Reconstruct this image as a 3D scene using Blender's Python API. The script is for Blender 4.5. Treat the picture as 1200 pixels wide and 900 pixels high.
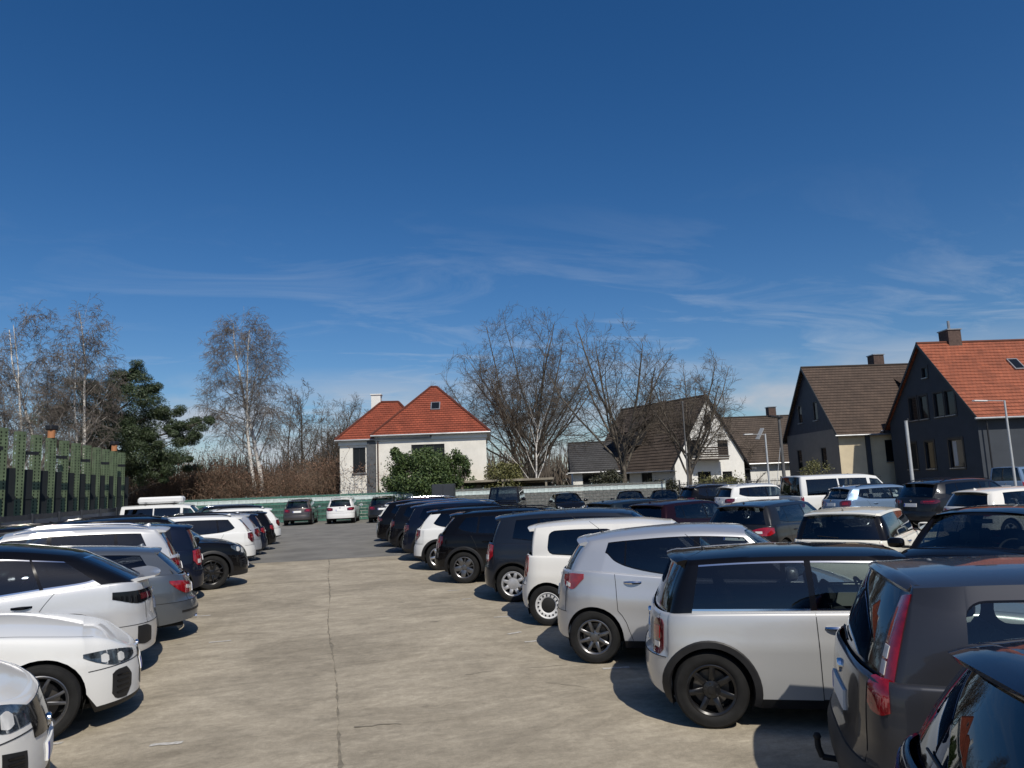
import bpy, bmesh, math, random
import numpy as np
from mathutils import Vector, Matrix, Euler

R = math.radians
# ------------------------------------------------------------------ scene, camera, sky, sun
for o in list(bpy.data.objects):
    bpy.data.objects.remove(o)
SC = bpy.context.scene
COL = SC.collection
FPX, HC, PITCH, ROLL, YAW = 850.0, 2.07, R(7.85), R(2.25), R(14.8)
_s, _c = math.sin(YAW), math.cos(YAW)
FWD = np.array([_s*math.cos(PITCH), _c*math.cos(PITCH), math.sin(PITCH)])
_r0 = np.array([_c, -_s, 0.0]); _u0 = np.cross(_r0, FWD)
RGT = _r0*math.cos(ROLL) - _u0*math.sin(ROLL)
UPV = _r0*math.sin(ROLL) + _u0*math.cos(ROLL)
cam_data = bpy.data.cameras.new('camera')
cam_data.sensor_width = 36.0
cam_data.lens = FPX/1200.0*36.0
cam_data.clip_start = 0.05
cam_data.clip_end = 3000
cam = bpy.data.objects.new('camera', cam_data)
COL.objects.link(cam)
cam.matrix_world = Matrix(((RGT[0], UPV[0], -FWD[0], 0), (RGT[1], UPV[1], -FWD[1], 0), (RGT[2], UPV[2], -FWD[2], HC), (0, 0, 0, 1)))
SC.camera = cam

SUN_AZ = R(172.0)      # compass-style angle from +Y towards +X: the sun stands behind the camera
SUN_EL = R(48.0)
to_sun = Vector((math.sin(SUN_AZ)*math.cos(SUN_EL), math.cos(SUN_AZ)*math.cos(SUN_EL), math.sin(SUN_EL)))
world = bpy.data.worlds.new('World')
SC.world = world
world.use_nodes = True
wn = world.node_tree.nodes; wl = world.node_tree.links
wn.clear()
w_out = wn.new('ShaderNodeOutputWorld'); w_bg = wn.new('ShaderNodeBackground')
sky = wn.new('ShaderNodeTexSky')
sky.sky_type = 'NISHITA'; sky.sun_disc = False
sky.sun_elevation = SUN_EL; sky.sun_rotation = SUN_AZ
sky.altitude = 600; sky.air_density = 1.0; sky.dust_density = 0.95; sky.ozone_density = 3.2
w_bg.inputs['Strength'].default_value = 0.087
hs = wn.new('ShaderNodeHueSaturation'); hs.inputs['Saturation'].default_value = 1.32; hs.inputs['Hue'].default_value = 0.505; wl.new(sky.outputs[0], hs.inputs['Color'])
# thin cirrus mixed into the sky by direction
tc = wn.new('ShaderNodeTexCoord')
sep = wn.new('ShaderNodeSeparateXYZ'); wl.new(tc.outputs['Generated'], sep.inputs[0])
def wmath(op, a, b=None, clamp=False):
    n = wn.new('ShaderNodeMath'); n.operation = op; n.use_clamp = clamp
    for i, v in enumerate((a, b)):
        if v is None: continue
        if isinstance(v, (int, float)): n.inputs[i].default_value = v
        else: wl.new(v, n.inputs[i])
    return n.outputs[0]
zz = wmath('ADD', wmath('MAXIMUM', sep.outputs['Z'], 0.0), 0.10)
px = wmath('DIVIDE', sep.outputs['X'], zz); py = wmath('DIVIDE', sep.outputs['Y'], zz)
comb = wn.new('ShaderNodeCombineXYZ'); wl.new(px, comb.inputs[0]); wl.new(py, comb.inputs[1])
mp = wn.new('ShaderNodeMapping'); mp.inputs['Rotation'].default_value = (0, 0, R(20)); mp.inputs['Scale'].default_value = (0.95, 2.0, 1)
wl.new(comb.outputs[0], mp.inputs[0])
n1 = wn.new('ShaderNodeTexNoise'); n1.inputs['Scale'].default_value = 1.3; n1.inputs['Detail'].default_value = 7; n1.inputs['Roughness'].default_value = 0.62; n1.inputs['Distortion'].default_value = 0.9
wl.new(mp.outputs[0], n1.inputs['Vector'])
n2 = wn.new('ShaderNodeTexNoise'); n2.inputs['Scale'].default_value = 0.35; n2.inputs['Detail'].default_value = 3
wl.new(comb.outputs[0], n2.inputs['Vector'])
cr = wn.new('ShaderNodeValToRGB'); cr.color_ramp.elements[0].position = 0.49; cr.color_ramp.elements[1].position = 0.78
wl.new(n1.outputs['Fac'], cr.inputs[0])
cr2 = wn.new('ShaderNodeValToRGB'); cr2.color_ramp.elements[0].position = 0.36; cr2.color_ramp.elements[1].position = 0.68
wl.new(n2.outputs['Fac'], cr2.inputs[0])
lowfade = wn.new('ShaderNodeMapRange'); lowfade.inputs['From Min'].default_value = 0.38; lowfade.inputs['From Max'].default_value = 0.10
wl.new(sep.outputs['Z'], lowfade.inputs['Value'])
cf = wmath('MULTIPLY', wmath('MULTIPLY', cr.outputs[0], cr2.outputs[0]), wmath('MULTIPLY', lowfade.outputs[0], 1.0), True)
# low cumulus bank close to the horizon
mpb = wn.new('ShaderNodeMapping'); mpb.inputs['Scale'].default_value = (3.0, 3.0, 9.0)
wl.new(tc.outputs['Generated'], mpb.inputs[0])
n3 = wn.new('ShaderNodeTexNoise'); n3.inputs['Scale'].default_value = 1.6; n3.inputs['Detail'].default_value = 6; n3.inputs['Roughness'].default_value = 0.55
wl.new(mpb.outputs[0], n3.inputs['Vector'])
cr3 = wn.new('ShaderNodeValToRGB'); cr3.color_ramp.elements[0].position = 0.42; cr3.color_ramp.elements[1].position = 0.60
wl.new(n3.outputs['Fac'], cr3.inputs[0])
bankfade = wn.new('ShaderNodeMapRange'); bankfade.inputs['From Min'].default_value = 0.165; bankfade.inputs['From Max'].default_value = 0.10
wl.new(sep.outputs['Z'], bankfade.inputs['Value'])
bf = wmath('MULTIPLY', wmath('MULTIPLY', cr3.outputs[0], bankfade.outputs[0]), 0.85, True)
mixc = wn.new('ShaderNodeMixRGB'); wl.new(cf, mixc.inputs[0]); wl.new(hs.outputs[0], mixc.inputs[1]); mixc.inputs[2].default_value = (6.2, 6.9, 7.8, 1)
mixb = wn.new('ShaderNodeMixRGB'); wl.new(bf, mixb.inputs[0]); wl.new(mixc.outputs[0], mixb.inputs[1]); mixb.inputs[2].default_value = (5.6, 6.0, 6.7, 1)
wl.new(mixb.outputs[0], w_bg.inputs['Color']); wl.new(w_bg.outputs[0], w_out.inputs['Surface'])

sun_data = bpy.data.lights.new('sun', 'SUN')
sun_data.energy = 4.2; sun_data.angle = R(0.53); sun_data.color = (1.0, 0.94, 0.84)
sun = bpy.data.objects.new('sun', sun_data); COL.objects.link(sun)
sun.rotation_euler = to_sun.to_track_quat('Z', 'Y').to_euler()
SC.view_settings.view_transform = 'Standard'
SC.view_settings.look = 'None'
SC.view_settings.exposure = 0.0
SC.view_settings.gamma = 1.0
SC.view_settings.use_curve_mapping = False
SC.render.engine = 'CYCLES'
SC.cycles.transparent_max_bounces = 16
SC.cycles.max_bounces = 8

def at(px_, py_, depth):
    """pixel of the photograph at a given depth -> world point"""
    d = FWD*FPX + RGT*(px_-600) + UPV*(450-py_)
    p = d*(depth/FPX)
    return Vector((p[0], p[1], p[2]+HC))
def gnd(px_, py_, z=0.0):
    d = FWD*FPX + RGT*(px_-600) + UPV*(450-py_)
    k = (z-HC)/d[2]
    return Vector((d[0]*k, d[1]*k, z))

# ------------------------------------------------------------------ materials
MATS = {}
def new_mat(name):
    m = bpy.data.materials.new(name); m.use_nodes = True
    return m, m.node_tree.nodes, m.node_tree.links, m.node_tree.nodes['Principled BSDF']
def plain(name, col, rough=0.5, metal=0.0, spec=0.5, coat=0.0, noise=0.0, nscale=8.0, bump=0.0, bscale=60.0):
    if name in MATS: return MATS[name]
    m, n, l, b = new_mat(name)
    b.inputs['Base Color'].default_value = (*col, 1); b.inputs['Roughness'].default_value = rough
    b.inputs['Metallic'].default_value = metal; b.inputs['Specular IOR Level'].default_value = spec
    b.inputs['Coat Weight'].default_value = coat; b.inputs['Coat Roughness'].default_value = 0.03
    if noise or bump:
        t = n.new('ShaderNodeTexCoord')
    if noise:
        nt = n.new('ShaderNodeTexNoise'); nt.inputs['Scale'].default_value = nscale; nt.inputs['Detail'].default_value = 5
        nt.inputs['Roughness'].default_value = 0.65
        l.new(t.outputs['Object'], nt.inputs['Vector'])
        rp = n.new('ShaderNodeValToRGB')
        rp.color_ramp.elements[0].position = 0.3; rp.color_ramp.elements[1].position = 0.72
        rp.color_ramp.elements[0].color = (*[c*(1-noise) for c in col], 1)
        rp.color_ramp.elements[1].color = (*[min(1, c*(1+noise)) for c in col], 1)
        l.new(nt.outputs['Fac'], rp.inputs[0]); l.new(rp.outputs[0], b.inputs['Base Color'])
    if bump:
        nb = n.new('ShaderNodeTexNoise'); nb.inputs['Scale'].default_value = bscale; nb.inputs['Detail'].default_value = 4
        l.new(t.outputs['Object'], nb.inputs['Vector'])
        bn = n.new('ShaderNodeBump'); bn.inputs['Strength'].default_value = bump; bn.inputs['Distance'].default_value = 0.02
        l.new(nb.outputs['Fac'], bn.inputs['Height']); l.new(bn.outputs[0], b.inputs['Normal'])
    MATS[name] = m
    return m
def paint(name, col, metal=0.0, rough=0.35):
    """car paint: clear coat over a base with faint dust low down and in patches"""
    if name in MATS: return MATS[name]
    m, n, l, b = new_mat(name)
    b.inputs['Metallic'].default_value = metal; b.inputs['Roughness'].default_value = rough
    b.inputs['Coat Weight'].default_value = 1.0; b.inputs['Coat IOR'].default_value = 1.33 if max(col) < .1 else 1.45; b.inputs['Specular IOR Level'].default_value = 0.0 if metal < .25 else 0.15
    t = n.new('ShaderNodeTexCoord')
    nt = n.new('ShaderNodeTexNoise'); nt.inputs['Scale'].default_value = 2.3; nt.inputs['Detail'].default_value = 8; nt.inputs['Roughness'].default_value = 0.7
    l.new(t.outputs['Object'], nt.inputs['Vector'])
    sp = n.new('ShaderNodeSeparateXYZ'); l.new(t.outputs['Object'], sp.inputs[0])
    mr = n.new('ShaderNodeMapRange'); mr.inputs['From Min'].default_value = 0.75; mr.inputs['From Max'].default_value = 0.18
    mr.inputs['To Max'].default_value = 0.10
    l.new(sp.outputs['Z'], mr.inputs['Value'])
    ad = n.new('ShaderNodeMath'); ad.operation = 'ADD'; l.new(mr.outputs[0], ad.inputs[0]); ad.inputs[1].default_value = 0.006
    mu = n.new('ShaderNodeMath'); mu.operation = 'MULTIPLY'; l.new(ad.outputs[0], mu.inputs[0]); l.new(nt.outputs['Fac'], mu.inputs[1])
    mx = n.new('ShaderNodeMixRGB'); l.new(mu.outputs[0], mx.inputs[0]); mx.inputs[1].default_value = (*col, 1); mx.inputs[2].default_value = (0.24, 0.215, 0.175, 1)
    l.new(mx.outputs[0], b.inputs['Base Color'])
    cm = n.new('ShaderNodeMapRange'); cm.inputs['To Min'].default_value = 0.025; cm.inputs['To Max'].default_value = 0.10
    cm.inputs['From Min'].default_value = 0.35; cm.inputs['From Max'].default_value = 0.8
    l.new(nt.outputs['Fac'], cm.inputs['Value']); l.new(cm.outputs[0], b.inputs['Coat Roughness'])
    MATS[name] = m
    return m
def glass(name, tint, rough=0.0):
    if name in MATS: return MATS[name]
    m = bpy.data.materials.new(name); m.use_nodes = True
    n = m.node_tree.nodes; l = m.node_tree.links; n.clear()
    o = n.new('ShaderNodeOutputMaterial'); tr = n.new('ShaderNodeBsdfTransparent'); gl = n.new('ShaderNodeBsdfGlossy')
    tr.inputs[0].default_value = (*tint, 1); gl.inputs['Roughness'].default_value = rough; gl.inputs['Color'].default_value = (0.9, 0.95, 1, 1)
    lw = n.new('ShaderNodeLayerWeight'); lw.inputs[0].default_value = 0.5
    pw = n.new('ShaderNodeMath'); pw.operation = 'POWER'; l.new(lw.outputs['Facing'], pw.inputs[0]); pw.inputs[1].default_value = 4.0
    fr = n.new('ShaderNodeMath'); fr.operation = 'MULTIPLY_ADD'; l.new(pw.outputs[0], fr.inputs[0]); fr.inputs[1].default_value = 0.92; fr.inputs[2].default_value = 0.065
    mx = n.new('ShaderNodeMixShader'); l.new(fr.outputs[0], mx.inputs[0]); l.new(tr.outputs[0], mx.inputs[1]); l.new(gl.outputs[0], mx.inputs[2])
    l.new(mx.outputs[0], o.inputs[0])
    MATS[name] = m
    return m

M_GLASS = glass('car_glass', (0.60, 0.67, 0.66))
M_PRIV = glass('privacy_glass', (0.17, 0.185, 0.20))
M_BLACK = plain('black_gloss', (0.005, 0.005, 0.006), 0.08, spec=0.35)
M_PLASTIC = plain('black_plastic', (0.014, 0.014, 0.015), 0.5, spec=0.35, noise=0.35, nscale=5)
M_GREYPL = plain('grey_plastic', (0.030, 0.031, 0.033), 0.6, spec=0.35, noise=0.25, nscale=4)
M_RUBBER = plain('tyre_rubber', (0.011, 0.011, 0.011), 0.8, spec=0.3, noise=0.5, nscale=6)
M_SHUT = plain('shut_line', (0.008, 0.008, 0.008), 0.8)
M_DARKIN = plain('cabin_trim', (0.022, 0.022, 0.024), 0.8)
M_CHROME = plain('chrome', (0.75, 0.75, 0.76), 0.12, metal=1.0)
M_ALLOY = plain('alloy_silver', (0.55, 0.55, 0.56), 0.3, metal=0.9, noise=0.2, nscale=9)
M_ALLOYD = plain('alloy_dark', (0.012, 0.012, 0.013), 0.25, metal=0.1, noise=0.3, nscale=9)
M_ALLOYG = plain('alloy_graphite', (0.16, 0.16, 0.165), 0.3, metal=0.8)
M_CAP = plain('wheel_cap_silver', (0.42, 0.42, 0.43), 0.4, metal=0.4, noise=0.2, nscale=9)
M_STEELW = plain('wheel_steel_white', (0.6, 0.6, 0.6), 0.45, noise=0.2, nscale=9)
M_DISC = plain('brake_disc', (0.12, 0.11, 0.10), 0.45, metal=0.8)
M_RED = plain('lamp_red', (0.27, 0.005, 0.009), 0.10, spec=0.6, coat=1.0, noise=0.45, nscale=16)
M_REDD = plain('lamp_dark_red', (0.085, 0.004, 0.007), 0.10, spec=0.6, coat=1.0, noise=0.4, nscale=16)
M_LWHITE = plain('lamp_white', (0.62, 0.62, 0.60), 0.16, coat=1.0)
M_HEAD = plain('headlamp_lens', (0.07, 0.085, 0.10), 0.04, metal=0.35, spec=0.8, coat=1.0, noise=0.9, nscale=14)
M_PLATE = plain('plate_white', (0.72, 0.72, 0.70), 0.4)
M_BLUE = plain('plate_blue', (0.02, 0.05, 0.35), 0.4)
M_MIRRG = plain('mirror_glass', (0.6, 0.65, 0.7), 0.03, metal=1.0)

# ------------------------------------------------------------------ object helpers
def link(name, me, parent=None, loc=(0, 0, 0), rot=(0, 0, 0)):
    o = bpy.data.objects.new(name, me); COL.objects.link(o)
    o.parent = parent; o.location = loc; o.rotation_euler = rot
    return o
def tag(o, label=None, cat=None, group=None, kind=None):
    if label: o['label'] = label
    if cat: o['category'] = cat
    if group: o['group'] = group
    if kind: o['kind'] = kind
    return o
def empty(name, loc=(0, 0, 0), rz=0.0):
    o = bpy.data.objects.new(name, None); COL.objects.link(o)
    o.location = loc; o.rotation_euler = (0, 0, rz); o.empty_display_size = 0.3
    return o
class MB:
    """collects faces for one mesh"""
    def __init__(s): s.v = []; s.f = []; s.m = []
    def add(s, vs, fs, mi=0):
        b = len(s.v); s.v.extend([tuple(map(float, v)) for v in vs]); s.f.extend([tuple(b+i for i in f) for f in fs]); s.m.extend([mi]*len(fs))
        return s
    def box(s, c, d, rot=None, mi=0, bev=0.0):
        hx, hy, hz = d[0]/2, d[1]/2, d[2]/2
        if bev <= 0:
            vs = [(x, y, z) for x in (-hx, hx) for y in (-hy, hy) for z in (-hz, hz)]
            fs = [(0, 1, 3, 2), (4, 6, 7, 5), (0, 4, 5, 1), (2, 3, 7, 6), (0, 2, 6, 4), (1, 5, 7, 3)]
        else:
            vs = []; fs = []; idx = {}
            b = min(bev, hx*.9, hy*.9, hz*.9)
            for sx in (-1, 1):
                for sy in (-1, 1):
                    for sz in (-1, 1):
                        for ax in range(3):
                            p = [sx*(hx-b), sy*(hy-b), sz*(hz-b)]; p[ax] = (sx, sy, sz)[ax]*(hx, hy, hz)[ax]
                            idx[(sx, sy, sz, ax)] = len(vs); vs.append(p)
            for ax in range(3):
                o1, o2 = (ax+1) % 3, (ax+2) % 3
                for sg in (-1, 1):
                    q = []
                    for a, bb in ((-1, -1), (1, -1), (1, 1), (-1, 1)):
                        k = [0, 0, 0]; k[ax] = sg; k[o1] = a; k[o2] = bb; q.append(idx[(*k, ax)])
                    fs.append(tuple(q if sg > 0 else q[::-1]))
                for a in (-1, 1):
                    for bb in (-1, 1):
                        k0 = [0, 0, 0]; k0[o1] = a; k0[o2] = bb
                        kA = list(k0); kA[ax] = -1; kB = list(k0); kB[ax] = 1
                        fs.append((idx[(*kA, o1)], idx[(*kB, o1)], idx[(*kB, o2)], idx[(*kA, o2)]))
            for sx in (-1, 1):
                for sy in (-1, 1):
                    for sz in (-1, 1): fs.append(tuple(idx[(sx, sy, sz, a)] for a in range(3)))
        if rot is not None:
            mm = rot if isinstance(rot, Matrix) else Euler(rot).to_matrix()
            vs = [tuple(mm @ Vector(v)) for v in vs]
        return s.add([(v[0]+c[0], v[1]+c[1], v[2]+c[2]) for v in vs], fs, mi)
    def tube(s, p0, p1, r0, r1=None, n=8, mi=0, caps=True):
        r1 = r0 if r1 is None else r1
        p0 = Vector(p0); p1 = Vector(p1); d = (p1-p0)
        if d.length < 1e-6: return s
        d.normalize()
        u = d.orthogonal().normalized(); w = d.cross(u)
        vs = []
        for p, r in ((p0, r0), (p1, r1)):
            for i in range(n):
                a = 2*math.pi*i/n; vs.append(p+u*(r*math.cos(a))+w*(r*math.sin(a)))
        fs = [(i, (i+1) % n, n+(i+1) % n, n+i) for i in range(n)]
        if caps: fs += [tuple(range(n-1, -1, -1)), tuple(range(n, 2*n))]
        return s.add(vs, fs, mi)
    def path(s, pts, r, n=6, mi=0):
        for a, b in zip(pts[:-1], pts[1:]): s.tube(a, b, r, r, n, mi)
        return s
    def lathe(s, prof, n=32, axis='y', mi=0, c=(0, 0, 0)):
        """prof: (radius, along) revolved about an axis"""
        vs = []; k = len(prof)
        for i in range(n):
            a = 2*math.pi*i/n; ca, sa = math.cos(a), math.sin(a)
            for r, h in prof:
                p = (r*ca, h, r*sa) if axis == 'y' else (r*ca, r*sa, h)
                vs.append((p[0]+c[0], p[1]+c[1], p[2]+c[2]))
        fs = []
        for i in range(n):
            j = (i+1) % n
            for q in range(k-1):
                f = (i*k+q, i*k+q+1, j*k+q+1, j*k+q)
                fs.append(f if axis == 'y' else f[::-1])
        return s.add(vs, fs, mi)
    def grid(s, rows, mi=0, close=False):
        """rows: list of equal-length point lists"""
        b = len(s.v); n = len(rows[0])
        for r in rows: s.v.extend([tuple(map(float, p)) for p in r])
        for i in range(len(rows)-1):
            for j in range(n-1):
                q = (b+i*n+j, b+i*n+j+1, b+(i+1)*n+j+1, b+(i+1)*n+j); s.f.append(q); s.m.append(mi)
        return s
    def mesh(s, name, mats, smooth=False, weld=0.0, angle=None, recalc=False):
        me = bpy.data.meshes.new(name); me.from_pydata(s.v, [], s.f)
        for m in mats: me.materials.append(m)
        if len(mats) > 1: me.polygons.foreach_set('material_index', s.m)
        if weld or recalc:
            bm = bmesh.new(); bm.from_mesh(me)
            if weld:
                bmesh.ops.remove_doubles(bm, verts=bm.verts, dist=weld)
                bmesh.ops.dissolve_degenerate(bm, edges=bm.edges, dist=1e-5)
            if recalc: bmesh.ops.recalc_face_normals(bm, faces=bm.faces)
            bm.to_mesh(me); bm.free()
        if smooth:
            me.polygons.foreach_set('use_smooth', [True]*len(me.polygons))
            if angle: me.set_sharp_from_angle(angle=angle)
        me.update()
        return me
    def obj(s, name, mats, parent=None, loc=(0, 0, 0), rot=(0, 0, 0), **kw):
        if not isinstance(mats, (list, tuple)): mats = [mats]
        return link(name, s.mesh(name, mats, **kw), parent, loc, rot)

def pchip(pts):
    x = np.array([p[0] for p in pts], float); y = np.array([p[1] for p in pts], float)
    if len(x) == 1: return lambda q: np.full_like(np.asarray(q, float), y[0])
    h = np.diff(x); dl = np.diff(y)/h; n = len(x); d = np.zeros(n)
    for i in range(1, n-1):
        if dl[i-1]*dl[i] > 0:
            w1 = 2*h[i]+h[i-1]; w2 = h[i]+2*h[i-1]; d[i] = (w1+w2)/(w1/dl[i-1]+w2/dl[i])
    d[0] = dl[0]; d[-1] = dl[-1]
    def f(q):
        q = np.clip(np.asarray(q, float), x[0], x[-1]); i = np.clip(np.searchsorted(x, q, side='right')-1, 0, n-2)
        t = (q-x[i])/h[i]
        return ((1+2*t)*(1-t)**2)*y[i] + t*(1-t)**2*h[i]*d[i] + t*t*(3-2*t)*y[i+1] + t*t*(t-1)*h[i]*d[i+1]
    return f
def sstep(t): t = np.clip(t, 0, 1); return t*t*(3-2*t)
# ------------------------------------------------------------------ cars
TYRE_CACHE = {}
def wheel_meshes(Rt, tw, rr, style):
    key = (round(Rt, 3), round(tw, 3), round(rr, 3), style)
    if key in TYRE_CACHE: return TYRE_CACHE[key]
    h = tw/2
    t = MB()
    prof = [(rr-.012, -h+.02), (rr+.004, -h+.004), (rr+(Rt-rr)*.45, -h-.006), (Rt-.022, -h+.004), (Rt-.004, -h+.022), (Rt, -h*.45), (Rt, -h*.42), (Rt-.006, -h*.40), (Rt-.006, -h*.36), (Rt, -h*.34), (Rt, h*.34), (Rt-.006, h*.36), (Rt-.006, h*.40), (Rt, h*.42),
            (Rt-.004, h-.022), (Rt-.022, h-.004), (Rt-.03, h-.004), (rr+(Rt-rr)*.45, h+.006), (rr+.012, h-.001), (rr+.004, h-.008), (rr-.012, h-.02)]
    t.lathe([(a, b) for a, b in prof], 44)
    tyre = t.mesh('tyre', [M_RUBBER], smooth=True, angle=R(40))
    m = MB()
    m.lathe([(rr*.86, -h+.03), (rr-.004, -h+.03), (rr-.02, -h*.2), (rr-.02, h-.05), (rr-.006, h-.02), (rr+.004, h-.010), (rr-.006, h-.006), (rr-.022, h-.016)], 44, mi=0)   # barrel and lip
    m.lathe([(0.0, h-.11), (rr*.72, h-.11), (rr*.72, h-.125)], 28, mi=1)      # brake disc
    m.lathe([(0.0, h-.145), (rr-.02, h-.145)], 24, mi=2)                     # dark back plate
    def spoke(ang, w0, w1, y0, y1, r0=.05, r1=None, th=.03, twist=0.0):
        r1 = rr-.012 if r1 is None else r1
        rows = []
        for i in range(5):
            f = i/4; r = r0+(r1-r0)*f; w = w0+(w1-w0)*f; y = y0+(y1-y0)*f + .012*math.sin(math.pi*f); a = ang+twist*f
            ca, sa = math.cos(a), math.sin(a)
            row = []
            for s_, yy in ((-w, y-th), (-w, y-.006), (-w*.55, y), (w*.55, y), (w, y-.006), (w, y-th)):
                row.append((ca*r - sa*s_, yy, sa*r + ca*s_))
            rows.append(row)
        m.grid(rows, 0)
    yh = h-.028
    if style == 'five':
        for k in range(5): spoke(R(90+72*k), .034, .026, yh, h-.014)
    elif style == 'twin':
        for k in range(5):
            spoke(R(90+72*k-9), .018, .013, yh, h-.014, twist=-.08); spoke(R(90+72*k+9), .018, .013, yh, h-.014, twist=.08)
    elif style == 'eight':
        for k in range(8): spoke(R(45*k+10), .021, .017, yh, h-.014)
    elif style == 'seven':
        for k in range(7): spoke(R(360/7*k+20), .026, .022, yh-.02, h-.016)
    elif style == 'aero':
        for k in range(5):
            spoke(R(90+72*k), .050, .048, yh, h-.014); spoke(R(126+72*k), .012, .010, yh-.01, h-.018)
    elif style == 'cap':
        m.lathe([(rr*.40, h-.018), (rr*.50, h-.020)], 40, mi=0); m.lathe([(rr*.86, h-.014), (rr*.98, h-.012)], 40, mi=0)
        for k in range(8): spoke(R(45*k), .032, .026, h-.020, h-.013, r0=rr*.45, r1=rr*.9, th=.015)
        m.lathe([(rr*.42, h-.03), (rr*.40, h-.014), (rr*.2, h-.008), (0, h-.006)], 28, mi=0)
    elif style == 'steel':
        m.lathe([(rr*.55, h-.04), (rr*.60, h-.026), (rr*.70, h-.018), (rr*.90, h-.022), (rr*.97, h-.014)], 40, mi=0)
        for k in range(16):
            a = R(22.5*k); m.box((rr*.78*math.cos(a), h-.017, rr*.78*math.sin(a)), (rr*.13, .012, .018), rot=Matrix.Rotation(-a, 3, 'Y'), mi=2)
        m.lathe([(rr*.56, h-.04), (rr*.50, h-.022), (rr*.30, h-.012), (0, h-.010)], 28, mi=2)
    if style not in ('cap', 'steel'):
        m.lathe([(.072, h-.07), (.070, h-.030), (.045, h-.022), (.032, h-.020), (.030, h-.014), (0, h-.012)], 20, mi=0)
        for k in range(5):
            a = R(72*k+36); m.tube((.052*math.cos(a), h-.05, .052*math.sin(a)), (.052*math.cos(a), h-.020, .052*math.sin(a)), .009, n=6, mi=2)
    rim = m.mesh('rim', [M_ALLOY, M_DISC, M_SHUT], smooth=True, angle=R(35))
    TYRE_CACHE[key] = (tyre, rim)
    return tyre, rim

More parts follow.
